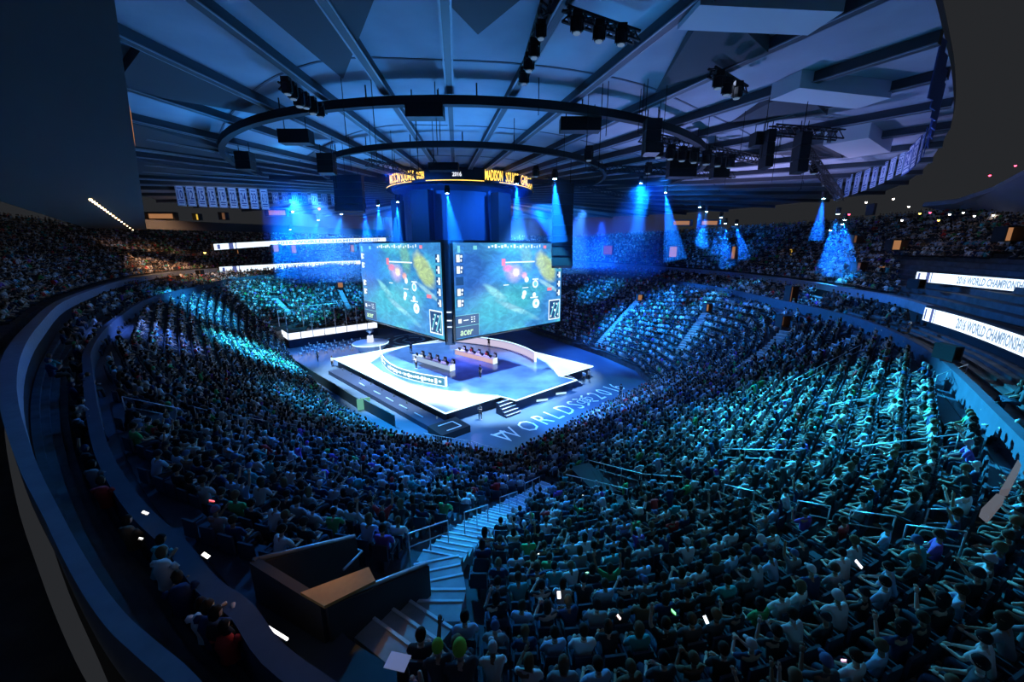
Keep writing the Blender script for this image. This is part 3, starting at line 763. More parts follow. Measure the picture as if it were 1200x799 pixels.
circ = [(-16.9, 48.3), (-12.5, 44.2), (-7.9, 41.9), (-4.6, 40.9), (-1.5, 40.3), (.45, 39.15), (7.9, 45.55), (6.0, 46.9), (5.6, 49.5), (4.9, 53), (3.5, 56), (0, 60.5), (-5, 64), (-11, 65.5), (-17, 63), (-20, 58.5), (-20.4, 53)]
m = MB(); m.prism(rel(circ), 1.40, 1.425); m.build('inner_floor', M_inner, stage)
M_fade = mat('pale_blue_floor_band', (.35, .5, .75), .2, spec=.5)
m = MB()
for i in range(len(circ)-1):
    if i in (0, 1, 2, 3, 13, 14, 15, 9, 8): a, b = rel([circ[i]])[0], rel([circ[i+1]])[0]; m.bar((a[0], a[1], 1.43), (b[0], b[1], 1.43), .22, .02)
m.build('inner_floor_border', M_fade, stage)
# lower apron along the near left side and black boxes with equipment
u_ = unit((SL[0]-SA[0], SL[1]-SA[1])); v_ = unit((SR[0]-SA[0], SR[1]-SA[1]))
def S(a, b, z=0): return (SA[0]+u_[0]*a+v_[0]*b, SA[1]+u_[1]*a+v_[1]*b, z)
apr = [S(-.3, -1.9)[:2], S(25, -1.9)[:2], S(25, 0)[:2], S(-.3, 0)[:2]]
m = MB(); m.prism(apr, 0, .55); o = m.build('stage_apron', M_skirt); tag(o, 'low dark platform along the near left side of the stage', 'platform')
m = MB()
for a in (3, 6, 9, 12, 16): m.box(S(a, -1.2, .62), (1.6, .12, .06), math.atan2(u_[1], u_[0]))
m.build('equipment_tray', mat('pale_blue_tray', (.3, .45, .6), .5), o)
m = MB()
for a in np.linspace(1, 24, 9): m.lathe([(.05, .56), (.09, .6), (.09, .78), (.04, .84)], S(a, -.35, 0), 8)
m.build('footlight', M_lens_soft, o)
# black box at the near corner with a light frame
m = MB(); m.box(S(-1.4, -.6, .35), (3.2, 2.6, .7), math.atan2(v_[1], v_[0])); o = m.build('equipment_case', M_blackm); tag(o, 'black equipment case with a pale outline at the near stage corner', 'case')
m = MB()
for a, b in ((S(-2.2, -1.4, .72), S(-2.2, .2, .72)), (S(-2.2, .2, .72), S(-.8, .2, .72)), (S(-.8, .2, .72), S(-.8, -1.4, .72))): m.bar(a, b, .12, .03)
m.build('tape_outline', M_white, o)
# stairs from stage to floor
def stage_steps(p0, dirx, diry, label, w=2.0):
    o = empty('stage_stairs', (p0[0], p0[1], 0)); tag(o, label, 'stairs')
    m = MB(); e = MB()
    for i in range(5):
        h = 1.25-.25*i; c = (dirx[0]*(.35*i+.18), dirx[1]*(.35*i+.18)); m.box((c[0], c[1], h/2), (.36, w, h), math.atan2(dirx[1], dirx[0])); e.box((c[0]+dirx[0]*.15, c[1]+dirx[1]*.15, h+.015), (.07, w, .03), math.atan2(dirx[1], dirx[0]))
    m.build('step_block', M_skirt, o); e.build('lit_nosing', M_nose, o)
out = (v_[1], -v_[0]); 
if out[1] > 0: out = (-out[0], -out[1])
mid_ = ((Sa[0]+Sb[0])/2, (Sa[1]+Sb[1])/2)
stage_steps((Sa[0]+.2+out[0]*.1, Sa[1]-.75+out[1]*.1), out, None, 'lit steps at the middle of the front right stage edge')
stage_steps((Sd[0]+1.2, Sd[1]+.2), unit((out[0]*.2+v_[0], out[1]*.2+v_[1])), None, 'lit steps near the right stage corner', 1.6)
for k, (a, b) in enumerate([(.30, .34), (.62, .66)]):
    pa = (Sb[0]+(Sc[0]-Sb[0])*a, Sb[1]+(Sc[1]-Sb[1])*a); pb = (Sb[0]+(Sc[0]-Sb[0])*(b+.14), Sb[1]+(Sc[1]-Sb[1])*(b+.14))
    m = MB(); m.bar((pa[0]+out[0]*.1, pa[1]+out[1]*.1, .55), (pb[0]+out[0]*.1, pb[1]+out[1]*.1, .22, ), .08, .22); tag(m.build('floor_light_bar', glow('bar_light', (.5, .8, 1), 1.2)), 'short pale light bar on the stage front, %s' % ['nearer the steps', 'farther right'][k], 'light', 'light bars under the front right stage edge')

def wall_curve(path, z0, z1, th):
    pn = with_normals(path, z0, centre=(-6.5, 53), closed=False); m = MB(); m.sweep(pn, [(0, 0), (th, 0), (th, z1-z0), (0, z1-z0)], closed=False); return m, pn
Lw = catmull([(-20.9, 59), (-18.5, 52.9), (-15.6, 48.3), (-12, 45.3), (-7.9, 43.2)], 6, False)
Rw = catmull([(-11, 65.5), (-6.2, 63.6), (-1.4, 60.6), (1.6, 57), (3.4, 53.4)], 6, False)
M_lw = mat('pale_lit_wall', (.55, .6, .75), .4)
o = empty('curved_display_wall', (-14, 48, 1.42)); tag(o, 'low curved display wall with white graphics round the left team desk', 'display wall')
m, pn = wall_curve(Lw, 1.43, 2.55, .12)
def off_mb(m, p): m.v = [(x-p[0], y-p[1], z-p[2]) for x, y, z in m.v]; return m
off_mb(m, (-14, 48, 1.42)).build('wall_panel', M_lw, o)
def along(pn, s):      # point and normal at arc length s of an open path
    for i in range(len(pn)-1):
        L = math.dist(pn[i][:2], pn[i+1][:2])
        if s <= L or i == len(pn)-2:
            t = s/L; a, b = pn[i], pn[i+1]; nn = unit((a[2]+(b[2]-a[2])*t, a[3]+(b[3]-a[3])*t)); return (a[0]+(b[0]-a[0])*t, a[1]+(b[1]-a[1])*t), nn
        s -= L
def plen(pn): return sum(math.dist(pn[i][:2], pn[i+1][:2]) for i in range(len(pn)-1))
m = MB(); TL = plen(pn); rr = random.Random(3)
M_gfx_bg = glow('display_teal', (.05, .32, .5), .9); M_gfx = glow('display_white', (.75, .9, 1), 2.0)
def patch(m, pn, s0, s1, z0, z1, o_, base, nseg=1):
    for j in range(nseg):
        a, b = s0+(s1-s0)*j/nseg, s0+(s1-s0)*(j+1)/nseg; (p, n1), (q, n2) = along(pn, a), along(pn, b)
        vs = [(p[0]+n1[0]*o_-base[0], p[1]+n1[1]*o_-base[1], z0-base[2]), (q[0]+n2[0]*o_-base[0], q[1]+n2[1]*o_-base[1], z0-base[2]), (q[0]+n2[0]*o_-base[0], q[1]+n2[1]*o_-base[1], z1-base[2]), (p[0]+n1[0]*o_-base[0], p[1]+n1[1]*o_-base[1], z1-base[2])]
        m.add(vs, [(0, 1, 2, 3)])
LB = (-14, 48, 1.42)
patch(m, pn, .1, TL-.1, 1.5, 2.45, .135, LB, 40); m.build('display', M_gfx_bg, o, recalc=False)
m = MB(); s_ = 1.0
while s_ < TL-.6:
    w = rr.uniform(.12, .4); h = rr.uniform(.2, .62)
    if not (TL*.42 < s_ < TL*.47): patch(m, pn, s_, s_+w, 1.95-h/2+rr.uniform(-.08, .08), 1.95+h/2, .15, LB)
    s_ += w+rr.uniform(.04, .22)
for z in (1.47, 2.5): patch(m, pn, 0, TL, z-.035, z+.035, .15, LB, 40)
m.build('display_graphics', M_gfx, o, recalc=False)
m = MB(); pe, ne = along(pn, TL-.01); m.box((pe[0]-LB[0]+.1, pe[1]-LB[1], .55), (.16, .3, 1.25)); m.build('end_post', M_edge, o)
o = empty('curved_backdrop_wall', (-2, 60, 1.42)); tag(o, 'white curved backdrop wall behind the right team desk', 'backdrop wall'); RB = (-2, 60, 1.42)
m, pn = wall_curve(Rw, 1.43, 2.75, .12); off_mb(m, RB).build('wall_panel', mat('white_backdrop', (.8, .78, .85), .5), o)
m = MB(); TL = plen(pn); patch(m, pn, .1, TL-.1, 1.55, 2.6, -.02, RB, 40); m.build('lit_face', glow('backdrop_glow', (.85, .75, 1.0), .75), o, recalc=False)
m = MB(); 
for z in (2.8,): 
    for j in range(40): (p, a), (q, b) = along(pn, TL*j/40), along(pn, TL*(j+1)/40); m.bar((p[0]-RB[0], p[1]-RB[1], z-RB[2]), (q[0]-RB[0], q[1]-RB[1], z-RB[2]), .1, .08)
p, a = along(pn, TL-.02); m.box((p[0]-RB[0], p[1]-RB[1], .6), (.3, .3, 1.6)); m.build('lit_rim', M_edge, o)
# team desks with monitors, chairs and players
def desk(a, b, label, cloth, side, sk):
    """desk from a to b on the stage; the players sit on `side` of it"""
    a = Vector((*a, 1.43)); b = Vector((*b, 1.43)); d = (b-a).normalized(); n_ = Vector((-d.y, d.x, 0))*side; L = (b-a).length; ang = math.atan2(d.y, d.x)
    o = empty('team_desk', a, ang); tag(o, label, 'desk')
    m = MB(); m.box((L/2, 0, .74), (L, .8, .06)); m.build('desk_top', M_white, o)
    m = MB(); m.box((L/2, -side*.32, .37), (L-.1, .06, .68)); m.build('front_panel', glow('desk_panel_'+sk, cloth, .9), o)
    m = MB(); m.box((L+.02, 0, .42), (.08, .85, .84)); m.build('end_panel', glow('end_panel', (.7, .9, 1), 1.3), o)
    m = MB(); m.box((.02, 0, .38), (.08, .8, .76)); m.build('end_panel', M_white, o)
    for i in range(5):
        p = a+d*(L*(i+.5)/5)
        mo = empty('monitor', p-n_*.12+Vector((0, 0, .77)), ang); tag(mo, 'small black monitor on the %s, %s from the open end' % (label.split(' with')[0], ordinal(5-i)), 'monitor', 'monitors on the '+sk+' team desk')
        m = MB(); m.box((0, 0, .24), (.56, .04, .34)); m.build('screen_case', M_blackm, mo)
        m = MB(); m.box((0, side*.024, .24), (.52, .006, .3)); m.build('screen', glow('monitor_light', (.6, .8, 1), 1.5), mo)
        m = MB(); m.box((0, 0, .04), (.06, .05, .1)); m.box((0, 0, .006), (.22, .16, .012)); m.build('stand', M_blackm, mo)
        q = p+n_*.75
        ch = empty('gaming_chair', q, ang+(PI if side > 0 else 0)); tag(ch, 'black gaming chair at the %s, %s from the open end' % (label.split(' with')[0], ordinal(5-i)), 'chair', 'chairs at the '+sk+' team desk')
        m = MB(); m.box((0, 0, .45), (.5, .5, .09)); m.build('seat', M_blackm, ch)
        m = MB(); m.box((0, -.26, .85), (.48, .09, .75), taper=.92); m.build('backrest', M_blackm, ch)
        m = MB(); m.tube([(0, 0, .06), (0, 0, .42)], .035, 6)
        for k in range(5): m.bar((0, 0, .08), (.28*math.cos(k*1.257), .28*math.sin(k*1.257), .04), .05, .04)
        m.build('base', M_black, ch)
        pl = person('sit_desk', 'short' if i % 2 else 'cap', q-Vector((0, 0, .0)), ang+(PI if side > 0 else 0), 1 if sk == 'left' else (6 if i % 2 else 1), i, smat('hair_%d' % i, HAIRS[i]),
                    'player in %s shirt at the %s, %s from the open end' % ('white' if sk == 'left' or i % 2 == 0 else 'red', label.split(' with')[0], ordinal(5-i)), 'players at the '+sk+' team desk')
        m = MB(); hd = pose('sit_desk')[1]+Vector((0, .02, .1))
        m.tube([hd+Vector((.1*math.cos(t), 0, .135*math.sin(t)+.0)) for t in np.linspace(0, PI, 7)], .012, 5); m.box(hd+Vector((.1, 0, 0)), (.03, .06, .08)); m.box(hd-Vector((.1, 0, 0)), (.03, .06, .08))
        m.build('headset', M_blackm, pl)
desk((-14.4, 54.6), (-8.0, 49.2), 'left team desk with glowing white panels', (.4, .55, .8), 1, 'left')
desk((-8.6, 57.6), (-2.4, 52.4), 'right team desk with pinkish panels', (.75, .5, .55), 1, 'right')
# people on and round the stage
def standing(pn, u, v, z, rz, shirt, label, hair='short', sk=0, group=None):
    q = at(u, v, z); person(pn, hair, q, rz, shirt, sk, smat('hair_%d' % sk, HAIRS[sk]), label, group)
standing('stand_side', 563, 443, 1.43, 2.4, 0, 'person in black standing alone on the blue stage floor')
standing('stand_clap', 573, 407, 1.43, 3.0, 0, 'person in black standing behind the right team desk')
standing('stand_side', 482, 413, 1.43, 3.0, 4, 'person in navy standing at the left end of the left team desk')
standing('stand_clap', 488, 432, 1.43, 2.6, 9, 'person in light grey standing beside the left team desk')
standing('stand_side', 727, 466, 0, 2.2, 0, 'person in black standing on the floor beside the lettering')
standing('stand_side', 390, 430, 0, 2.8, 1, 'person in white standing at the left stage corner')
standing('stand_clap', 373, 424, 0, 2.2, 8, 'person in charcoal walking on the floor left of the stage')
standing('stand_side', 345, 440, 0, 1.2, 4, 'person in navy at the barrier left of the stage')
standing('stand_camera', 543, 396+5, 1.43, 3.0, 0, 'person in black at the dark column behind the stage')
standing('stand_side', 690, 447, 0, 2.2, 9, 'person in light grey at the foot of the right stage corner steps')
standing('stand_side', 684, 449, 0, 2.6, 3, 'person in pale blue crouched by the right stage corner')
standing('stand_camera', 563, 492, 0, 3.0, 8, 'camera operator in charcoal by the front right stage skirt')

# trophy on its round podium
q = at(435, 410, 0.0); o = empty('round_podium', (q.x, q.y, 0)); tag(o, 'round white podium left of the stage carrying a trophy', 'podium')
m = MB(); m.lathe([(1.9, 0), (2.2, .3), (3.0, 1.25), (3.0, 1.4), (2.9, 1.42)], n=28); m.build('podium_body', M_lw, o)
m = MB(); m.lathe([(3.03, 1.25), (3.06, 1.3), (3.03, 1.36)], n=28); m.build('podium_rim', M_edge, o)
o = empty('trophy', (q.x, q.y, 1.42)); tag(o, 'silver cup trophy glowing on the round podium', 'trophy')
m = MB(); m.box((0, 0, .6), (.9, .9, 1.2), taper=.85); m.build('pedestal', glow('pedestal_glow', (.8, .85, 1), 1.0), o)
M_silver = mat('polished_silver', (.85, .88, .92), .2, .9)
m = MB(); m.lathe([(.3, 1.2), (.3, 1.28), (.08, 1.4), (.07, 1.55), (.32, 1.75), (.42, 2.1), (.4, 2.35), (.36, 2.36)], n=16); m.build('cup', M_silver, o, True)
m = MB()
for s in (-1, 1): m.tube([(s*.38, 0, 2.25), (s*.6, 0, 2.25), (s*.62, 0, 1.95), (s*.34, 0, 1.8)], .035, 6)
m.build('handle', M_silver, o)

# ------------------------------------------------------------------ floor lettering
W0 = Vector((-.1, 31.6, 0)); dx = Vector((14.3-.0, 44.9-31.4, 0)).normalized(); dy = Vector((-dx.y, dx.x, 0))
M_let = mat('white_floor_lettering', (.85, .88, .92), .5, emit=(.5, .75, 1), es=.0)
def floor_text(txt, org, size, stretch, bold=0.0):
    vs, fs = text_geo(txt, size, 0, bold); return [(org+dx*x*stretch+dy*y+Vector((0, 0, .012))) for x, y, z in vs], fs
m = MB(); org = W0+dy*.6; xx = 0
def put(txt, x, size=3.5, st=.70):
    v, f = floor_text(txt, org+dx*x, size, st, -.02); m.add([v_ for v_ in v], f); return max((Vector(p)-org).dot(dx) for p in v)
x = 0
for ch in 'WORLDS': x = put(ch, x)+.5
xe = x+.1; x = xe+2.4
for ch in '2016': x = put(ch, x)+.5
print('text length', x)
o = m.build('floor_lettering', M_let, recalc=False); tag(o, 'white WORLDS 2016 lettering on the floor beside the stage', 'lettering')
m = MB(); ec = org+dx*(xe+.85)+dy*1.25
def fl_poly(pts): m.add([ec+dx*px+dy*py+Vector((0, 0, .012)) for px, py in pts], [tuple(range(len(pts)))])
def ringp(cx, cy, rx, ry, w, a0=0, a1=2*PI, n_=20):
    P_ = [(cx+rx*math.cos(a0+(a1-a0)*i/n_), cy+ry*math.sin(a0+(a1-a0)*i/n_)) for i in range(n_+1)]
    for i in range(n_):
        a, b = P_[i], P_[i+1]; f = lambda p: (cx+(p[0]-cx)*(1-w/rx), cy+(p[1]-cy)*(1-w/ry)); fl_poly([a, b, f(b), f(a)])
ringp(0, 0, .55, .8, .16); ringp(-.75, .0, .45, .55, .13, .6, 5.6); ringp(.75, .0, .45, .55, .13, -2.5, 2.5); ringp(0, 0, .25, .4, .1)
for s in (-1, 1): fl_poly([(s*.3, -.9), (s*.9, -1.3), (s*1.1, -1.15), (s*.45, -.7)]); fl_poly([(s*.3, .9), (s*.8, 1.25), (s*1.0, 1.1), (s*.45, .7)])
m.build('emblem', M_let, o, recalc=False)
m = MB(); q0 = at(578, 510, .01); q1 = at(592, 505, .01); m.bar(q0, q1, .35, .01); m.build('underline', M_let, o)
# large pale circle drawing on the floor behind the stage left
m = MB(); q = at(485, 398, .012); 
for R_ in (2.2, 4.0, 5.6):
    for i in range(24):
        if (i*7+int(R_)) % 5 == 0: continue
        a0, a1 = 2*PI*i/24, 2*PI*(i+1)/24; m.add([(q.x+R_*math.cos(a0), q.y+R_*math.sin(a0), .012), (q.x+R_*math.cos(a1), q.y+R_*math.sin(a1), .012), (q.x+(R_-.5)*math.cos(a1), q.y+(R_-.5)*math.sin(a1), .012), (q.x+(R_-.5)*math.cos(a0), q.y+(R_-.5)*math.sin(a0), .012)], [(0, 1, 2, 3)])
o = m.build('floor_emblem', mat('pale_teal_paint', (.3, .6, .65), .5), recalc=False); tag(o, 'pale teal ring emblem on the floor behind the stage', 'floor emblem')
# barriers round the near corner of the floor
def barrier(a, b, label, group=None):
    a = Vector(a); b = Vector(b); d = b-a; L = d.length; o = empty('crowd_barrier', a, math.atan2(d.y, d.x)); tag(o, label, 'barrier', group)
    m = MB(); m.tube([(0, 0, .1), (0, 0, 1.1), (L, 0, 1.1), (L, 0, .1)], .03, 6); m.tube([(0, 0, .2), (L, 0, .2)], .02, 5); m.build('frame', M_steel, o, True)
    m = MB(); k = max(2, int(L/.22))
    for i in range(1, k): m.tube([(L*i/k, 0, .2), (L*i/k, 0, 1.1)], .012, 4)
    m.build('bars', M_steel, o)
    for xx in (.15, L-.15): m = MB(); m.bar((xx, -.35, .03), (xx, .35, .03), .05, .05); m.build('foot', M_steel, o)
BP = [at(u, v, 0) for u, v in ((497, 520), (515, 524), (533, 527), (552, 530), (570, 536), (588, 541))]
for i in range(len(BP)-1): barrier(BP[i], BP[i+1], 'steel crowd barrier at the near floor corner, %s from the left' % ordinal(i+1), 'crowd barriers at the near corner')
# dark drape screens between floor and the left crowd
for k, (p, q_) in enumerate((((348, 432), (422, 480)), ((424, 478), (463, 500)))):
    a = at(*p, 0); b = at(*q_, 0); m = MB(); wall_between(m, a, b, 1.25, 1.25, 1.25, .12); tag(m.build('floor_screen', mat('dark_teal_drape', (.05, .09, .1), .8)), ['long dark drape screen between the left crowd and the floor', 'short dark drape screen nearer the stage corner'][k], 'screen', 'drape screens left of the stage')
q = at(427, 480, 0); m = MB(); m.box((q.x, q.y, .7), (1.4, .12, 1.3), .5); tag(m.build('green_panel', glow('green_lit', (.25, .8, .6), .5)), 'small green lit panel between the drape screens', 'panel')
# folding chairs left of the stage
ch0 = None; kk = 0
m = MB(); m.box((0, 0, .45), (.42, .42, .04)); cs = m.mesh('chair_seat', M_white); m = MB(); m.box((0, -.2, .75), (.42, .04, .3)); cb = m.mesh('chair_back', M_white)
m = MB()
for sx in (-1, 1): m.bar((sx*.19, -.2, 0), (sx*.19, -.2, .85), .025); m.bar((sx*.19, .18, 0), (sx*.19, .18, .44), .025)
cl = m.mesh('chair_frame', M_black)
for r_ in range(4):
    for c_ in range(7):
        q = at(352+c_*10+r_*4, 417-r_*3.4-c_*1.0, 0)
        o = bpy.data.objects.new('folding_chair', cl); C.objects.link(o); o.location = q; o.rotation_euler = (0, 0, -.8); tag(o, 'white folding chair left of the stage, row %s, place %s' % (ONES[r_+1], ONES[c_+1]), 'chair', 'folding chairs left of the stage')
        for nm, me in (('seat', cs), ('backrest', cb)): c2 = bpy.data.objects.new(nm, me); C.objects.link(c2); c2.parent = o

# ------------------------------------------------------------------ presenters' platform at the far left
PA, PB = Vector((-39.6, 66.2, 0)), Vector((-27.6, 77.2, 0)); pd = (PB-PA).normalized(); pn_ = Vector((-pd.y, pd.x, 0)); PL = (PB-PA).length
o = empty('presenter_platform', PA, math.atan2(pd.y, pd.x)); tag(o, 'raised platform with glowing white panels beyond the left stage corner', 'platform')
m = MB(); m.box((PL/2, 3.0, .75), (PL, 6, 1.5)); m.build('platform_body', M_skirt, o)
m = MB()
for i in range(8): m.box((PL*(i+.5)/8, .0, 2.15), (PL/8-.14, .08, 1.15))
for i in range(2): m.box((.0, 1.3+2.2*i, 2.15), (.08, 2.0, 1.15))
m.build('light_panel', glow('platform_panels', (.78, .86, 1.0), 1.5), o)
m = MB()
for i in (0, 2, 4, 6, 8): m.tube([(PL*i/8, 0, 1.5), (PL*i/8, 0, 6.5)], .07, 6); m.tube([(PL*i/8, 5.8, 1.5), (PL*i/8, 5.8, 6.5)], .07, 6)
for y_ in (0, 5.8): m.tube([(0, y_, 6.5), (PL, y_, 6.5)], .07, 6)
m.build('frame', M_steel, o)
m = MB(); m.box((PL*.45, 2.6, 1.95), (6.5, .9, .9)); m.build('desk', M_white, o)
for k in range(5):
    w = PA+pd*(PL*(.26+.1*k))+pn_*3.4; person('sit_desk', 'short', (w.x, w.y, 1.5), math.atan2(pd.y, pd.x)+PI, [1, 9, 8, 4, 1][k], k, smat('hair_%d' % k, HAIRS[k]), 'presenter in %s seated at the platform desk, %s from the left' % (SHIRTS[[1, 9, 8, 4, 1][k]][0], ordinal(k+1)), 'presenters on the far left platform')
# ------------------------------------------------------------------ scoreboard with the two big screens
Zb, Zt = 7.79, 18.0
SQ = (-6.06, 40.5)          # near edge of the right screen
RS, LS = 17.6, 20.4
R0 = Vector((-6.06, 40.5, 0)); Rd = Vector((v_[0], v_[1], 0)); L0 = Vector((-7.3, 40.5, 0)); Ld = Vector((u_[0], u_[1], 0))
def edge_on(o_, d, u, v):   # length along d from o_ at which the vertical plane meets column u
    lo, hi = 0, 60
    tgt = (u-600)
    for _ in range(50):
        m_ = (lo+hi)/2; p = o_+d*m_; pr = proj(p.x, p.y, 13); s = (pr[0]-u)*(1 if d.x > 0 else -1)
        if s < 0: lo = m_
        else: hi = m_
    return lo
RS = edge_on(R0, Rd, 657.5, 0); LS = edge_on(L0, Ld, 425, 0); print('screens', RS, LS)
def screen_material():
    m = bpy.data.materials.new('screen_picture'); m.use_nodes = True; nt = m.node_tree; N = nt.nodes; Lk = nt.links
    b = N['Principled BSDF']; b.inputs['Base Color'].default_value = (.01, .01, .012, 1); b.inputs['Roughness'].default_value = .4
    uv = N.new('ShaderNodeUVMap'); uv.uv_map = 'UVMap'
    def noise(sc, det=3, dist=0): n_ = N.new('ShaderNodeTexNoise'); n_.inputs['Scale'].default_value = sc; n_.inputs['Detail'].default_value = det; n_.inputs['Distortion'].default_value = dist; Lk.new(uv.outputs[0], n_.inputs['Vector']); return n_.outputs['Fac']
    def ramp(sock, stops):
        r = N.new('ShaderNodeValToRGB'); e = r.color_ramp.elements
        while len(e) < len(stops): e.new(.5)
        for i, (p, c) in enumerate(stops): e[i].position = p; e[i].color = (*c, 1) if len(c) == 3 else c
        Lk.new(sock, r.inputs['Fac']); return r.outputs['Color']
    def ellipse(cx, cy, rx, ry, rot, soft=.5):
        mp = N.new('ShaderNodeMapping'); mp.vector_type = 'TEXTURE'; mp.inputs['Location'].default_value = (cx, cy, 0); mp.inputs['Rotation'].default_value = (0, 0, rot); mp.inputs['Scale'].default_value = (rx, ry, 1)
        Lk.new(uv.outputs[0], mp.inputs['Vector']); ln = N.new('ShaderNodeVectorMath'); ln.operation = 'LENGTH'; Lk.new(mp.outputs[0], ln.inputs[0])
        nz = N.new('ShaderNodeMath'); nz.operation = 'MULTIPLY_ADD'; Lk.new(noise(9, 3), nz.inputs[0]); nz.inputs[1].default_value = .5; Lk.new(ln.outputs['Value'], nz.inputs[2])
        mr = N.new('ShaderNodeMapRange'); mr.inputs['From Min'].default_value = 1.25; mr.inputs['From Max'].default_value = 1.25-soft; mr.clamp = True; Lk.new(nz.outputs[0], mr.inputs['Value']); return mr.outputs[0]
    def mix(a, bcol, fac):
        x = N.new('ShaderNodeMix'); x.data_type = 'RGBA'; Lk.new(fac, x.inputs['Factor']); Lk.new(a, x.inputs[6])
        if isinstance(bcol, tuple): x.inputs[7].default_value = (*bcol, 1)
        else: Lk.new(bcol, x.inputs[7])
        return x.outputs[2]
    col = ramp(noise(3.2, 4, .6), [(.3, (.035, .17, .50)), (.5, (.05, .27, .60)), (.62, (.06, .42, .62)), (.75, (.14, .55, .66))])
    for cx, cy, rx, ry, rot, c, s in ((.32, .24, .26, .30, .2, (.05, .45, .62), .6), (.52, .35, .34, .22, -.5, (.07, .47, .60), .7), (.1, .7, .22, .35, 0, (.03, .14, .50), .5), (.9, .25, .14, .3, 0, (.05, .25, .62), .6),
                                      (.82, .72, .095, .23, .42, (.42, .58, .28), .35), (.62, .84, .07, .22, .1, (.16, .46, .40), .5), (.33, .46, .045, .16, .75, (.22, .62, .72), .5), (.55, .22, .04, .30, .95, (.25, .62, .75), .5),
                                      (.86, .48, .03, .2, .9, (.3, .6, .75), .5), (.5, .66, .10, .12, 0, (.5, .42, .75), .6), (.52, .67, .04, .06, 0, (1.0, .85, .6), .5), (.44, .72, .05, .05, 0, (.75, .25, .4), .5), (.6, .63, .035, .05, 0, (.95, .5, .45), .5),
                                      (.5, .12, .3, .1, .1, (.06, .4, .62), .6)):
        col = mix(col, c, ellipse(cx, cy, rx, ry, rot, s))
    hf = ramp(noise(13, 5, 1.5), [(.35, (.45, .5, .6)), (.55, (.95, 1.0, 1.0)), (.7, (1.7, 1.5, 1.3))]); mm = N.new('ShaderNodeMix'); mm.data_type = 'RGBA'; mm.blend_type = 'MULTIPLY'; mm.inputs['Factor'].default_value = .5; Lk.new(col, mm.inputs[6]); Lk.new(hf, mm.inputs[7]); col = mm.outputs[2]
    Lk.new(col, b.inputs['Emission Color']); b.inputs['Emission Strength'].default_value = 1.25
    return m
M_scr = screen_material()
M_hw = glow('hud_white', (.75, .88, 1), 1.4); M_hd = glow('hud_dark_blue', (.02, .09, .28), .9); M_hr = glow('hud_red', (.9, .25, .35), 1.1); M_ht = glow('hud_teal', (.2, .7, .8), 1.1); M_hg = glow('hud_pale_green', (.6, .9, .55), 1.2)
sb = empty('scoreboard', (-7, 54, 18)); tag(sb, 'huge hanging scoreboard with two big lit screens meeting at a dark corner', 'scoreboard'); SBO = Vector((-7, 54, 18))
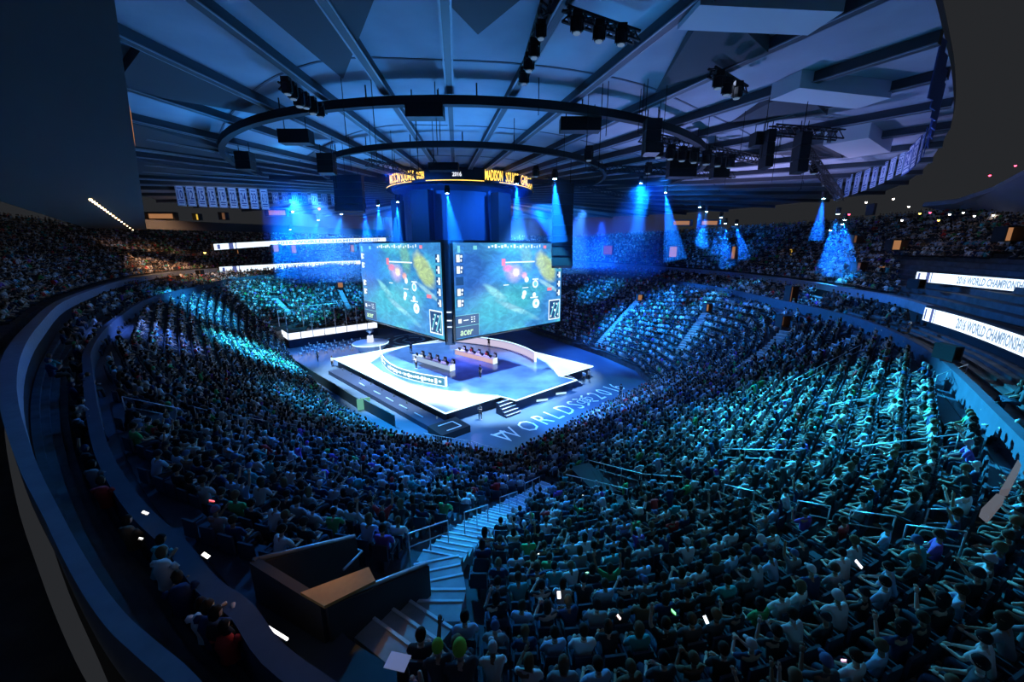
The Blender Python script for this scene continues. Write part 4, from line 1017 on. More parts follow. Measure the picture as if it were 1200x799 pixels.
def screen(o_, d, W, mirror, nm):
    """picture surface, frame and the overlay graphics; x runs left to right as seen"""
    H = Zt-Zb; left = o_+d*W if mirror else o_; dirx = -d if mirror else d; nn = Vector((dirx.y, -dirx.x, 0))
    def P3(x, y, e=0.0): return left+dirx*(x*W)+nn*e+Vector((0, 0, Zb+y*H))-SBO
    m = MB(); c = left+dirx*(W/2)-nn*.35+Vector((0, 0, (Zb+Zt)/2))-SBO; m.box(c, (W+.5, .6, H+.5), math.atan2(dirx.y, dirx.x)); case = m.build('screen_housing', M_blackm, sb)
    me = bpy.data.meshes.new('screen'); me.from_pydata([P3(0, 0, .02), P3(1, 0, .02), P3(1, 1, .02), P3(0, 1, .02)], [], [(0, 1, 2, 3)]); uvl = me.uv_layers.new(name='UVMap')
    for i, c_ in enumerate(((0, 0), (1, 0), (1, 1), (0, 1))): uvl.data[i].uv = c_
    me.materials.append(M_scr); s = bpy.data.objects.new('screen', me); C.objects.link(s); s.parent = sb; s['label'] = 'big %s screen showing a blue-green game picture' % nm
    def rects(name, mt, L, e=.05):
        m = MB()
        for x0, y0, x1, y1 in L: m.add([P3(x0, y0, e), P3(x1, y0, e), P3(x1, y1, e), P3(x0, y1, e)], [(0, 1, 2, 3)])
        return m.build(name, mt, s, recalc=False)
    r = random.Random(5); L = []; D = []; R_ = []
    for i in range(5):
        y = .88-.115*i
        if i != 2:
            L += [(.02, y-.075, .045, y), (.05, y-.03, .065, y-.005), (.05, y-.07, .06, y-.045)]
        L += [(.965, y-.075, .985, y), (.952, y-.05, .962, y-.03)]
        D += [(.012, y-.08, .07, y+.005), (.945, y-.08, .99, y+.005)]
    rects('player_panel', M_hd, D, .035); rects('player_icon', M_hw, L)
    L = [(.27+.028*i, .945+.01*(i % 2), .27+.028*i+r.uniform(.008, .02), .965+.01*(i % 3)) for i in range(18)]; rects('top_bar', M_hw, L)
    rects('top_bar_red', M_hr, [(.79, .94, .82, .975)])
    rects('team_mark', M_ht, [(.03, .90, .05, .97), (.15, .93, .18, .97)])
    # unit markers
    def discs(name, mt, L, e=.06):
        m = MB()
        for cx, cy, rr_ in L: m.add([P3(cx+rr_/W*math.cos(t), cy+rr_/H*math.sin(t), e) for t in [2*PI*k/12 for k in range(12)]], [tuple(range(12))])
        m.build(name, mt, s, recalc=False)
    discs('unit_marker', M_hw, [(.6, .42, .35), (.71, .52, .5), (.62, .58, .35), (.72, .28, .62), (.59, .38, .3), (.70, .39, .3)]); discs('unit_core', M_ht, [(.71, .52, .3), (.72, .28, .2)], .07)
    rects('health_bar', M_hw, [(.42, .78, .70, .795), (.40, .53, .45, .54), (.58, .48, .64, .49), (.68, .57, .74, .585), (.66, .35, .74, .365)]); rects('health_bar_red', M_hr, [(.385, .75, .42, .83), (.84, .42, .89, .46)])
    # small map in the lower right corner
    rects('map_frame', M_hw, [(.86, .04, .99, .30)], .05); rects('map_ground', M_hd, [(.868, .055, .982, .285)], .06)
    m = MB(); 
    for q_ in range(3):
        x_, y_ = .874+.045*q_, .07; m.add([P3(x_, y_, .07), P3(x_+.012, y_, .07), P3(min(.98, x_+.06), y_+.19, .07), P3(min(.975, x_+.048), y_+.19, .07)], [(0, 1, 2, 3)])
    m.build('map_path', M_ht, s, recalc=False)
    discs('map_dot', M_hw, [(.885, .09, .14), (.9, .2, .12), (.93, .16, .18), (.95, .24, .14), (.965, .1, .12), (.915, .25, .1), (.94, .07, .1)], .08)
    # sponsor box in the lower left corner
    rects('sponsor_box', M_hd, [(.0, .01, .185, .25)], .05); rects('box_line', M_ht, [(0, .13, .185, .135), (0, .25, .185, .255), (.183, .01, .186, .255)], .06)
    rects('box_icon', M_hw, [(.02, .17, .045, .215), (.06, .19, .10, .2), (.12, .165, .132, .175), (.14, .165, .152, .175), (.12, .19, .132, .2), (.14, .19, .152, .2), (.12, .215, .132, .225), (.14, .215, .152, .225)], .06)
    vs, fs = text_geo('acer', 1.0, 0, .02); w = max(v[0] for v in vs)
    m = MB(); m.add([P3(.03+(x+y*.2)/w*.10, .035+y*.11, .07) for x, y, z in vs], fs); t = m.build('sponsor_lettering', M_hg, s, recalc=False)
screen(R0, Rd, RS, False, 'right'); screen(L0, Ld, LS, True, 'left')
M_scol = mat('dark_blue_structure', (.08, .12, .20), .6)
m = MB(); m.box(Vector((-6.68, 40.75, 12.7))-SBO, (1.1, .5, 11)); m.build('corner_column', M_scol, sb)
m = MB()
for zz in (9.2, 9.9, 10.8): m.box(Vector((-6.7, 40.45, zz))-SBO, (.5, .06, .12))
m.build('column_label', M_hw, sb)
# dark body above the screens
bc = R0+Rd*(RS/2)+Ld*(LS/2); bc.z = 0
bcl = [(-6.7, 41.2), tuple((R0+Rd*RS*.97)[:2]), tuple((R0+Rd*RS*.97+Ld*LS*.9)[:2]), tuple((L0+Ld*LS*.97)[:2])]
m = MB(); P0 = [(p[0]-SBO.x, p[1]-SBO.y) for p in bcl]; m.prism(P0, Zt-SBO.z-9.8, Zt-SBO.z-.1)
m.build('inner_core', M_blackm, sb)
m = MB(); cx, cy = -7.5, 52.5
for k in range(6):
    a = 2*PI*k/6+.3; m.tube([(cx-SBO.x+7*math.cos(a), cy-SBO.y+7*math.sin(a), -.1), (cx-SBO.x+6.5*math.cos(a), cy-SBO.y+6.5*math.sin(a), 6.8)], .22, 6)
m.lathe([(6.3, 0), (6.3, 5.8), (7.6, 6.2), (7.6, 6.6)], (cx-SBO.x, cy-SBO.y, 0), 24)
m.build('upper_drum', M_scol, sb)
for a0, w_ in ((2.9, .9), (4.4, 1.2), (5.6, 1.2)):
    m = MB(); m.box((cx-SBO.x+8*math.cos(a0), cy-SBO.y+8*math.sin(a0), 2.8), (2.2, w_, 5.6), a0+PI/2); m.build('speaker_column', M_blackm, sb)
# marquee ring with yellow letters
cx = -6.5; MR, MZ = 9.2, 25.0; mq = empty('marquee_ring', (cx, cy, MZ)); tag(mq, 'circular marquee ring with glowing yellow letters above the scoreboard', 'marquee')
m = MB(); k = 64; pth = [(MR*math.cos(2*PI*i/k), MR*math.sin(2*PI*i/k), math.cos(2*PI*i/k), math.sin(2*PI*i/k), 0) for i in range(k)]
m.sweep(pth, [(-.6, -.7), (0, -.7), (0, .7), (-.6, .7)]); m.build('ring_body', M_blackm, mq)
M_yel = glow('marquee_yellow', (1.0, .62, .10), 2.4)
def ring_text(mq, txt, R_, a_start, size, z, mt, name, stretch=1.0, bold=.02):
    vs, fs = text_geo(txt, size, 0, bold); m = MB(); m.add([(R_*math.cos(a_start+x*stretch/R_), R_*math.sin(a_start+x*stretch/R_), z+y) for x, y, z0 in vs], fs); return m.build(name, mt, mq, recalc=False)
def ring_ang(u):
    best = None
    for k_ in range(1800):
        a = -PI+k_*PI/1800; p = proj(cx+MR*math.cos(a), cy+MR*math.sin(a), MZ)
        if best is None or abs(p[0]-u) < best[0]: best = (abs(p[0]-u), a)
    return best[1]
def ring_word(w_, u0, u1, size, z, mt):
    a0, a1 = ring_ang(u0), ring_ang(u1); vs, fs = text_geo(w_, size, 0, .02); W_ = max(v[0] for v in vs); ring_text(mq, w_, MR+.03, a0, size, z, mt, 'lettering', (a1-a0)*MR/W_)
ring_word('MADISON', 568, 589, 1.5, -.45, M_yel); ring_word('SQUARE', 592.5, 607, 1.5, -.45, M_yel); ring_word('GARDEN', 610, 623, 1.5, -.45, M_yel)
ring_word('MADISON SQUARE', 457, 486, 1.4, -.42, M_yel); ring_word('GARDEN', 488, 497, 1.0, -.36, M_yel); ring_word('2016', 530, 541, .6, -.2, glow('marquee_white', (.8, .85, 1), 1.2))
m = MB(); 
for i in range(k):
    if i % 9 in (7, 8): continue
    a, b = 2*PI*i/k, 2*PI*(i+1)/k; m.add([((MR+.02)*math.cos(a), (MR+.02)*math.sin(a), -.62), ((MR+.02)*math.cos(b), (MR+.02)*math.sin(b), -.62), ((MR+.02)*math.cos(b), (MR+.02)*math.sin(b), -.55), ((MR+.02)*math.cos(a), (MR+.02)*math.sin(a), -.55)], [(0, 1, 2, 3)])
m.build('light_line', M_yel, mq, recalc=False)

# ------------------------------------------------------------------ ceiling
ZC = 26.0; HUB = (-9.0, 64.4); CC, CR = (-2.46, 74.7), 58.5
CEDGE = catmull([(58.4, 70.7), (56.6, 61.2), (47.9, 48.6), (36.4, 35.6), (29.9, 28.9), (23, 22.7), (18.1, 18.6), (14.9, 16), (11, 13), (5, 10.5), (-2, 9.5), (-10, 10), (-20, 18), (-34, 34), (-52, 54), (-66.3, 78), (-60, 95), (-40, 112), (-10, 122), (25, 116), (48, 96)], 4)
def cedge(az): return ray_poly(HUB, (math.sin(math.radians(az)), math.cos(math.radians(az))), CEDGE)
AZ = [172.2, 167.6, 162.7, 156.6, 150.5, 145.0, 138.5, 131.5, 124, 116, 108, 100, 91, 82, 73, 64, 55, 46, 37, 28, 19, 10, 1, -8, -17, -26, -35, -44, -53, -62, -71, -80, -89, -98, -106, -114, -122, -129.5, -136.5, -143, -149.8, -156.8, -165.2, -172.2, -178, 176.9]
M_ceil = mat('grey_blue_ceiling_panel', (.34, .36, .42), .8, noise=.12, scale=.35)
M_ceil2 = mat('ceiling_panel_seam', (.12, .13, .16), .8)
ce = MB(); prev = None; azs = []
for i, a in enumerate(AZ):
    b = AZ[(i+1) % len(AZ)]; 
    d = (b-a+180) % 360-180
    for j in range(3): azs.append(a+d*j/3)
def cp(az, r, z=ZC): return (HUB[0]+math.sin(math.radians(az))*r, HUB[1]+math.cos(math.radians(az))*r, z)
vs = []; 
for a in azs:
    R_ = cedge(a); vs += [cp(a, 3.5), cp(a, R_*.5), cp(a, R_), cp(a, R_, ZC+.5), cp(a, 3.5, ZC+.5)]
fs = []; k = len(azs)
for i in range(k):
    j = (i+1) % k
    for q in range(4): fs.append((i*5+q, j*5+q, j*5+q+1, i*5+q+1))
    fs.append((i*5+4, j*5+4, j*5, i*5))
ce.add(vs, fs); ceil_o = ce.build('ceiling', M_ceil); tag(ceil_o, 'round ceiling of pale panels divided by radial beams', 'ceiling', kind='structure')
m = MB(); 
for rr_ in (.45, .62, .80):
    for i in range(k): a, b = azs[i], azs[(i+1) % k]; m.bar(cp(a, cedge(a)*rr_, ZC-.01), cp(b, cedge(b)*rr_, ZC-.01), .12, .04)
o = m.build('panel_seam', M_ceil2, ceil_o)
M_beam = mat('dark_roof_beam', (.07, .075, .09), .6); M_flange = mat('beam_flange_grey', (.30, .31, .36), .5)
for i, a in enumerate(AZ):
    R_ = cedge(a); o = empty('roof_beam', cp(a, 4.0, ZC), math.radians(90-a)); tag(o, 'dark radial roof beam with pale edge, %s clockwise from the one above the scoreboard' % ordinal(i+1), 'beam', 'radial roof beams', 'structure')
    m = MB(); m.box(((R_-4)/2, 0, -.27), (R_-4, .30, .5)); m.build('beam_web', M_beam, o)
    m = MB(); m.box(((R_-4)/2, .20, -.50), (R_-4, .07, .05)); m.box(((R_-4)/2, -.20, -.50), (R_-4, .07, .05)); m.build('beam_flange', M_flange, o)
# tapering ducts between alternate beams, wedges coloured dark for their shaded sides
M_duct = mat('pale_duct_end', (.62, .62, .66), .7); M_ducts = mat('shaded_duct_side', (.07, .07, .08), .9)
def duct(b0, b1, tip, dep, head, where):
    p0, p1, t = at(*b0, ZC), at(*b1, ZC), at(*tip, ZC); o = Vector(p0); dn = Vector((0, 0, -dep))
    m = MB(); P_ = [p0-o, p1-o, p1-o+dn, p0-o+dn, t-o+Vector((0, 0, -.02))]
    m.add(P_, [(0, 1, 2, 3), (1, 0, 4), (3, 2, 4), (2, 1, 4), (0, 3, 4)]); r = m.build('roof_duct', M_ducts, loc=o); tag(r, 'shade-darkened wedge-shaped roof duct '+where, 'duct', 'roof ducts between the beams')
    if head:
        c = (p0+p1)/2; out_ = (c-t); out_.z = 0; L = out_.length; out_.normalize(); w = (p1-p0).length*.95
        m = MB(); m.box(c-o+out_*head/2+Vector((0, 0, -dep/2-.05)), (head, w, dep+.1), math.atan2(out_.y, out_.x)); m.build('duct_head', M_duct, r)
for a_ in [((903, 42), (838, -25), (768, 108), .6, 1.5, 'with a pale end box, at the top right'), ((972, 120), (940, 84), (852, 146), .7, 1.7, 'with a pale end box, left of the curving banners'), ((990, 172), (976, 151), (882, 180), .9, 2.6, 'with a small pale end box, lowest at the right'),
           ((163, 41), (128, 92), (352, 142), .5, 0, 'with a sharp corner at the upper left'), ((278, -30), (440, -30), (402, 92), .5, 0, 'over the top left centre'), ((132, 126), (132, 158), (335, 196), .6, 0, 'second at the left, beside the bridge'),
           ((134, 176), (134, 196), (330, 213), .6, 0, 'third at the left, beside the bridge'), ((620, -30), (512, -30), (560, 40), .5, 0, 'small, at the top centre')]: duct(*a_)
# hub and ring catwalks
m = MB(); m.lathe([(4.2, -1.2), (4.2, .3), (3.2, .5)], (HUB[0], HUB[1], ZC), 24); tag(m.build('ceiling_hub', M_beam), 'dark round hub where the roof beams meet', 'hub', kind='structure')
for R_, lbl, w, cx_, cy_ in ((23.1, 'outer ring catwalk hanging under the ceiling', .22, -3.9, 46.1), (15.4, 'inner ring catwalk hanging under the ceiling', .15, -5.1, 47.3)):
    o = empty('ring_catwalk', (cx_, cy_, ZC-.9)); tag(o, 'dark '+lbl, 'catwalk'); k = 72; m = MB()
    pth = [(R_*math.cos(2*PI*i/k), R_*math.sin(2*PI*i/k), math.cos(2*PI*i/k), math.sin(2*PI*i/k), 0) for i in range(k) if -PI*1.02 < (2*PI*i/k if 2*PI*i/k <= PI*.5 else 2*PI*i/k-2*PI) < PI*.06]; pth.sort(key=lambda p: math.atan2(p[1], p[0]) if p[1] < 3 or p[0] > 0 else -PI-.1)
    m.sweep(pth, [(-w, -.2), (w, -.2), (w, .25), (-w, .25)], closed=False); m.build('walkway', M_blackm, o)
    m = MB()
    for p in pth[::3]: m.tube([(p[0], p[1], 0), (p[0], p[1], .9)], .04, 4)
    m.build('hanger', M_cable, o)

# ------------------------------------------------------------------ numbered banners along the ceiling edge
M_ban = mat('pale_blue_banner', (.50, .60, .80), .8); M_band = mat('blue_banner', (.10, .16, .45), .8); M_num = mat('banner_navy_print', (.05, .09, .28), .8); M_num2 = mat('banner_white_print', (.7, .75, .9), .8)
def banner(c, facing, num, w, h, light, label, group):
    """c: top centre; facing: direction the printed side looks"""
    o = empty('number_banner', c, math.atan2(facing[1], facing[0])+PI/2); tag(o, label, 'banner', group)
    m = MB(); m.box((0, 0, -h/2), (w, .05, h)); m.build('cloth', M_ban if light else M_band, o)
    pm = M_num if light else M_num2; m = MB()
    def pr_(x0, z0, x1, z1): m.add([(x0, -.03, z0), (x1, -.03, z0), (x1, -.03, z1), (x0, -.03, z1)], [(0, 1, 2, 3)])
    b = .05*w
    pr_(-w/2+b, -h+b, -w/2+2*b, -b); pr_(w/2-2*b, -h+b, w/2-b, -b); pr_(-w/2+b, -2*b, w/2-b, -b); pr_(-w/2+b, -h+b, w/2-b, -h+2*b)
    pr_(-w*.3, -h*.17, w*.3, -h*.13); pr_(-w*.33, -h*.78, w*.33, -h*.72); pr_(-w*.3, -h*.88, w*.3, -h*.83); m.build('border_print', pm, o, recalc=False)
    vs, fs = text_geo(num, 1.0, 0, .02); x0 = min(v[0] for v in vs); x1 = max(v[0] for v in vs); y1 = max(v[1] for v in vs); s = .62*w/(x1-x0) if len(num) > 1 else .32*w/(x1-x0); sy = h*.42/y1
    m = MB(); m.add([((x-(x0+x1)/2)*s, -.032, -h*.66+y*sy) for x, y, z in vs], fs); m.build('number', pm, o, recalc=False)
nums = ['10', '12', '15', '15', '19', '22', '24', '33', '613']; 
for i, n_ in enumerate(nums):
    u = 209+i*12.4; q = at(u, 216.5+i*.55, 25.9); q2 = at(u, 238+i*.4, 25.9); dist = math.hypot(q.x, q.y); h = (q.y*(21.5)/450)*1.02; w = 7.2/450*q.y*1.02
    banner(q, unit((-q.x-10, -q.y)), n_, w, h, True, 'pale blue banner reading %s, %s in the left row of large banners' % (n_, ordinal(i+1)), 'pale banners at the left')
for i in range(7):
    u = 322+i*11.5; q = at(u, 225+i*.4, 25.7); h = q.y*12/450; w = 6.4/450*q.y
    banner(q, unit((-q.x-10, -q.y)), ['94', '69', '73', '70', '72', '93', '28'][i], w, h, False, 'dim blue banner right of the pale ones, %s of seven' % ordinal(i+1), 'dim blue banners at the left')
RBN = [(985, 209, '1'), (996, 205.5, '2'), (1006.5, 202, '3'), (1017, 198.5, '7'), (1027.5, 194.5, '9'), (1038, 190, '9'), (1048, 185, '11'), (1058.5, 179, '35')]
for i, (u, v, n_) in enumerate(RBN):
    q = at(u, v, 25.8); hp = 24; dep = proj(*q)[2]; d0 = (at(u+8, v-4, 25.8)-at(u-8, v+4, 25.8)); w = d0.length*.42
    nn = unit((-d0.y, d0.x)); nn = nn if nn[0]*-q.x+nn[1]*-q.y > 0 else (-nn[0], -nn[1])
    banner(q, nn, n_, w, hp/450*dep*.98, True, 'blue-white banner reading %s, %s from the left in the right row' % (n_, ordinal(i+1)), 'numbered banners at the right')
for i, (u, v) in enumerate([(1068, 171), (1077, 162), (1085, 152), (1092, 140), (1098, 126), (1103, 111), (1106, 96), (1107.5, 80), (1108, 63), (1106.5, 46)]):
    q = at(u, v, 25.8); d0 = at(u+4, v-8, 25.8)-at(u-4, v+8, 25.8) if i < 6 else at(u+.5, v-8, 25.8)-at(u-.5, v+8, 25.8); dep = proj(*q)[2]
    e0 = cp(0, 0); r_ = (q.x-HUB[0], q.y-HUB[1]); nn = unit((-r_[0], -r_[1]))
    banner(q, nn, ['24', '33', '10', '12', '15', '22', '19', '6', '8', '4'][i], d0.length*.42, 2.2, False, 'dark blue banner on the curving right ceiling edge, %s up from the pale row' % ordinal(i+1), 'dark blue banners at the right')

# ------------------------------------------------------------------ ribbon displays
M_rib = glow('ribbon_white', (.72, .86, 1.0), 1.7); M_ribt = glow('ribbon_text', (.28, .42, .62), .9); M_ribd = glow('ribbon_blue', (.12, .16, .45), .8)
def ribbon(pts, h, label, txt, reverse=False):
    """pts: world points of the top edge (curved); the display hangs h below it"""
    pts = catmull([tuple(p) for p in pts], 8, False); base = Vector(pts[0]); o = empty('ribbon_display', base); tag(o, label, 'ribbon display', 'ribbon displays')
    n_ = len(pts); nr = []
    for i in range(n_):
        a, b = pts[max(i-1, 0)], pts[min(i+1, n_-1)]; t = unit((b[0]-a[0], b[1]-a[1])); q = (t[1], -t[0])
        if q[0]*(0-pts[i][0])+q[1]*(40-pts[i][1]) < 0: q = (-q[0], -q[1])
        nr.append(q)
    m = MB(); m.sweep([(p[0]-base.x, p[1]-base.y, -q[0], -q[1], p[2]-base.z) for p, q in zip(pts, nr)], [(.0, -h-.12), (.5, -h-.12), (.5, .15), (.0, .15)], closed=False); m.build('housing', M_blackm, o)
    cum = [0]
    for i in range(n_-1): cum.append(cum[-1]+math.dist(pts[i][:2], pts[i+1][:2]))
    T = cum[-1]
    def pt(s, e, z):
        s = max(0, min(T-1e-4, s)); i = max(j for j in range(n_-1) if cum[j] <= s); t = (s-cum[i])/(cum[i+1]-cum[i]); a, b = pts[i], pts[i+1]; q = nr[i]
        return (a[0]+(b[0]-a[0])*t+q[0]*e-base.x, a[1]+(b[1]-a[1])*t+q[1]*e-base.y, a[2]+(b[2]-a[2])*t-h+z-base.z)
    def pat(s0, s1, z0, z1, e, mm, ns=1):
        for j in range(ns): a, b = s0+(s1-s0)*j/ns, s0+(s1-s0)*(j+1)/ns; mm.add([pt(a, e, z0), pt(b, e, z0), pt(b, e, z1), pt(a, e, z1)], [(0, 1, 2, 3)])
    m = MB(); pat(0, T, 0, h, .03, m, 48); m.build('display', M_rib, o, recalc=False)
    m = MB(); r = random.Random(int(T*10)); pat(T*.015, T*.03, .1*h, .9*h, .05, m); pat(T*.075, T*.10, 0, h, .05, m); pat(T*.112, T*.118, 0, h, .05, m)
    m.build('display_marks', M_ribd, o, recalc=False)
    vs, fs = text_geo(txt, h*.95, 0, .03*h); w = max(v[0] for v in vs); m = MB(); s0 = T*.34; m.add([pt(s0+(x/w)*T*.62, .055, .18*h+y) for x, y, z in vs], fs); m.build('display_text', M_ribt, o, recalc=False)
T_ = '2016 WORLD CHAMPIONSHIP'
cand = []
for x_, y_, nx_, ny_, z_ in with_normals(catmull(C2, 3), 13.3):
    p_ = proj(x_, y_, 13.3)
    if p_ and y_ > 60 and x_ < 0 and 250 < p_[0] < 430: cand.append((p_[0], Vector((x_-nx_*.35, y_-ny_*.35, 13.45))))
cand.sort(key=lambda c: c[0]); print('ribbon', len(cand), [round(c[0]) for c in cand[:3]], [round(c[0]) for c in cand[-3:]])
ribbon([c[1] for c in cand[::3]], 1.35, 'long white ribbon display at the left, lower of two', T_)
upL = [atY(u, v, Y) for u, v, Y in ((250, 286, 72), (300, 283.3, 84), (350, 281, 96), (400, 279.6, 108), (452, 278.5, 120))]
ribbon(upL, 1.05, 'long white ribbon display at the left, upper of two', T_)
lowR = [at(u, v, 13.15) for u, v in ((1085, 360), (1115, 367.5), (1145, 376), (1175, 385.5), (1215, 399))]
ribbon(lowR, .95, 'bright white ribbon display at the right edge, lower of two', T_)
upR = [atY(u, v, Y) for u, v, Y in ((1075, 318.5, 36), (1110, 321, 34), (1150, 324, 31), (1215, 329, 27))]
ribbon(upR, .86, 'bright white ribbon display at the right edge, upper of two', T_)

# ------------------------------------------------------------------ overhead bridge at the left, soffit at the right
M_br = mat('black_bridge_cladding', (.12, .12, .125), .9)
e0, e1 = Vector((5, -5.18, 20.5)), Vector((-62.5, 68.3, 20.5)); bd = (e1-e0).normalized(); bl = Vector((-abs(bd.y), -abs(bd.x), 0)).normalized()
def pathw(z): return [tuple(e0[:2])]
o = empty('overhead_bridge', e0); tag(o, 'long black overhead bridge running away at the upper left', 'bridge')
m = MB(); P_ = [e0, e1, e1+bl*7, e0+bl*7]; m.prism([(p.x-e0.x, p.y-e0.y) for p in P_], 0, 4.6); m.build('bridge_deck', M_br, o)
M_bulb = glow('warm_bulb', (1.0, .7, .35), 9); m = MB()
for i in range(16):
    u, v = 106+i*3.3, 233+i*2.4; q = at(u, v, 20.5); m.lathe([(.02, -.12), (.08, -.1), (.08, 0)], (q.x-e0.x, q.y-e0.y, 0), 6)
m.build('bulb', M_bulb, o)
m = MB()
for f0, f1, z0, z1 in ((22.5, 27.5, .5, 1.5),):
    a, b = bd*f0, bd*f1; n_ = Vector((.03, .03, 0)); m.add([a+n_+Vector((0, 0, z0)), b+n_+Vector((0, 0, z0)), b+n_+Vector((0, 0, z1)), a+n_+Vector((0, 0, z1))], [(0, 1, 2, 3)])
m.build('orange_sign', glow('orange_panel', (1, .35, .08), .55), o, recalc=False)
# dark balcony fascia closing the far left below the banners
m = MB(); wall_between(m, (-64, 68), (-40, 118), 22.2, 22.6, 1.6, .4); wall_between(m, (-40, 118), (-10, 150), 22.6, 22.6, 1.6, .4); tag(m.build('wall_far_balcony', M_blackm), 'black balcony front at the far left under the banners', 'wall', kind='structure')
# sloping soffit at the right
M_sof = mat('grey_blue_soffit', (.30, .33, .42), .7)
sof = [atY(1080, 242, 52), atY(1120, 238, 46), atY(1160, 225, 40), atY(1215, 196, 32), atY(1215, 252, 40), atY(1160, 255, 48), atY(1120, 250, 56)]
m = MB(); m.add([tuple(p) for p in sof]+[(p.x+.2, p.y, p.z+.5) for p in sof], [tuple(range(7)), tuple(range(13, 6, -1))]+[(i, (i+1) % 7, 7+(i+1) % 7, 7+i) for i in range(7)])
tag(m.build('ceiling_soffit', M_sof), 'pale sloping soffit with small lamps at the right edge', 'soffit', kind='structure')
M_small = glow('small_white_lamp', (1, .85, .65), 10); M_red = glow('small_red_lamp', (1, .06, .12), 8); M_amber = glow('small_amber_lamp', (1, .6, .1), 8)
def lamp_dot(u, v, Y, r, mt, label, grp=None):
    q = atY(u, v, Y); m = MB(); m.lathe([(r*.5, -r), (r, -r*.3), (r, r*.4), (r*.6, r*.7)], n=8); o = m.build('small_lamp', mt, loc=q); tag(o, label, 'lamp', grp)
    m = MB(); m.lathe([(r*1.25, r*.35), (r*1.3, r*.9), (r*.3, r*1.2)], n=8); m.build('lamp_housing', M_black, o)
dots = [(1129, 249, 'w'), (1142, 253, 'w'), (1164, 252, 'w'), (1173, 255, 'w'), (1181, 249, 'w'), (1191, 252, 'w'), (1198, 245, 'w'), (1113, 251, 'w'), (1100, 258, 'a'), (1078, 250, 'a'), (1057, 258, 'w'), (1065, 242, 'w'), (1160, 205.5, 'r'), (1190, 194, 'r'), (1090, 249, 'r'), (995, 251, 'r'), (1047, 233, 'w'), (1015, 237, 'w'), (804, 235, 'w'), (772, 222, 'w'),
        (189, 215, 'w'), (203, 218, 'w'), (374, 244.5, 'r'), (343, 248, 'w'), (240, 296, 'a')]
dots.sort(key=lambda q_: q_[0])
for i, (u, v, c) in enumerate(dots):
    lamp_dot(u, v, 44 if u > 900 else 80, .10 if u > 900 else .2, {'w': M_small, 'r': M_red, 'a': M_amber}[c], 'tiny %s lamp in the dark %s, %s from the left of the tiny lamps' % ({'w': 'white', 'r': 'red', 'a': 'amber'}[c], 'right side' if u > 600 else 'left side', ordinal(i+1)), 'tiny lamps in the dark')
# lit concourse openings: (u, v, w, h, Y, strength)
M_open = glow('orange_concourse', (.85, .38, .16), .42); M_openy = glow('yellow_concourse', (1.0, .62, .08), .8); M_opend = glow('dim_orange_concourse', (.45, .2, .1), .3)
ops = [(713, 293, 12, 10, 'd', 'upper'), (790, 295, 12, 12, 'o', 'upper'), (861, 296, 9, 14, 'o', 'upper'), (928, 300, 10, 16, 'y', 'upper'), (800, 261, 22, 5, 'o', 'upper'), (833, 261, 22, 5, 'o', 'upper'), (930, 348, 12, 24, 'd', 'mid'), (921, 377, 10, 12, 'o', 'mid'),
       (751, 349, 7, 7, 'o', 'mid'), (831, 361, 7, 9, 'o', 'mid'), (1055, 287, 20, 11, 'o', 'upper'), (1006, 280, 12, 8, 'd', 'upper'), (1010, 313, 13, 10, 'd', 'upper'), (1040, 315, 22, 6, 'o', 'upper'), (1190, 274, 26, 16, 'o', 'upper'), (1080, 333, 9, 9, 'd', 'upper'),
       (1140, 343, 9, 18, 'o', 'upper'), (1180, 353, 22, 26, 'd', 'upper'), (1143, 398, 12, 18, 'd', 'upper'), (1122, 415, 11, 14, 'o', 'mid'), (398, 334, 7, 6, 'o', 'mid'), (186, 253, 32, 6, 'o', 'far'), (323, 249, 22, 6, 'o', 'far'), (260, 253, 6, 8, 'd', 'far'), (229, 254, 5, 7, 'y', 'far'), (322, 291, 8, 8, 'o', 'far'), (343, 292, 7, 9, 'o', 'far'), (412, 291, 5, 8, 'o', 'far'), (277, 295, 4, 4, 'o', 'far'), (152, 214, 6, 16, 'd', 'far'), (165, 219, 14, 6, 'o', 'far'), (232, 318+1, 4, 4, 'o', 'far'), (1025, 245, 4, 12, 'd', 'upper')]
ops.sort(key=lambda q_: q_[0])
for i, (u, v, w, h, c, wh) in enumerate(ops):
    if wh == 'mid': q = hit(u, v, 1.2) or atY(u, v, 60); Y = q.y-.8
    elif wh == 'far': Y = 74
    else: Y = 66 if u < 960 else (46 if u < 1060 else 34)
    a = atY(u-w/2, v+h/2, Y); b = atY(u+w/2, v-h/2, Y); W_ = b.x-a.x; H_ = b.z-a.z; c_ = (a+b)/2
    yaw = math.atan2(-c_.x, -(c_.y)+45)*0 ; o = empty('concourse_opening', (c_.x, c_.y, a.z)); tag(o, '%s lit concourse opening, %s from the left of all the lit openings' % ({'o': 'orange', 'd': 'dim brown', 'y': 'yellow'}[c], ordinal(i+1)), 'doorway', 'lit concourse openings')
    m = MB(); m.box((0, .9, H_/2), (W_, .1, H_)); m.build('lit_interior', {'o': M_open, 'd': M_opend, 'y': M_openy}[c], o)
    m = MB(); t = max(.08, W_*.05)
    m.box((-W_/2-t/2, .45, H_/2), (t, 1.0, H_+2*t)); m.box((W_/2+t/2, .45, H_/2), (t, 1.0, H_+2*t)); m.box((0, .45, H_+t/2), (W_, 1.0, t)); m.box((0, .45, -t/2), (W_, 1.0, t)); m.build('surround', M_blackm, o)
# white light strip on the inner parapet near the bottom left
q0, q1 = at(313, 734, 11.72), at(337, 749, 11.72); m = MB(); m.bar(q0, q1, .03, .03); tag(m.build('light_strip', glow('strip_white', (1, .97, .95), 2.5)), 'short glowing white light strip on the parapet at the bottom left', 'light strip')
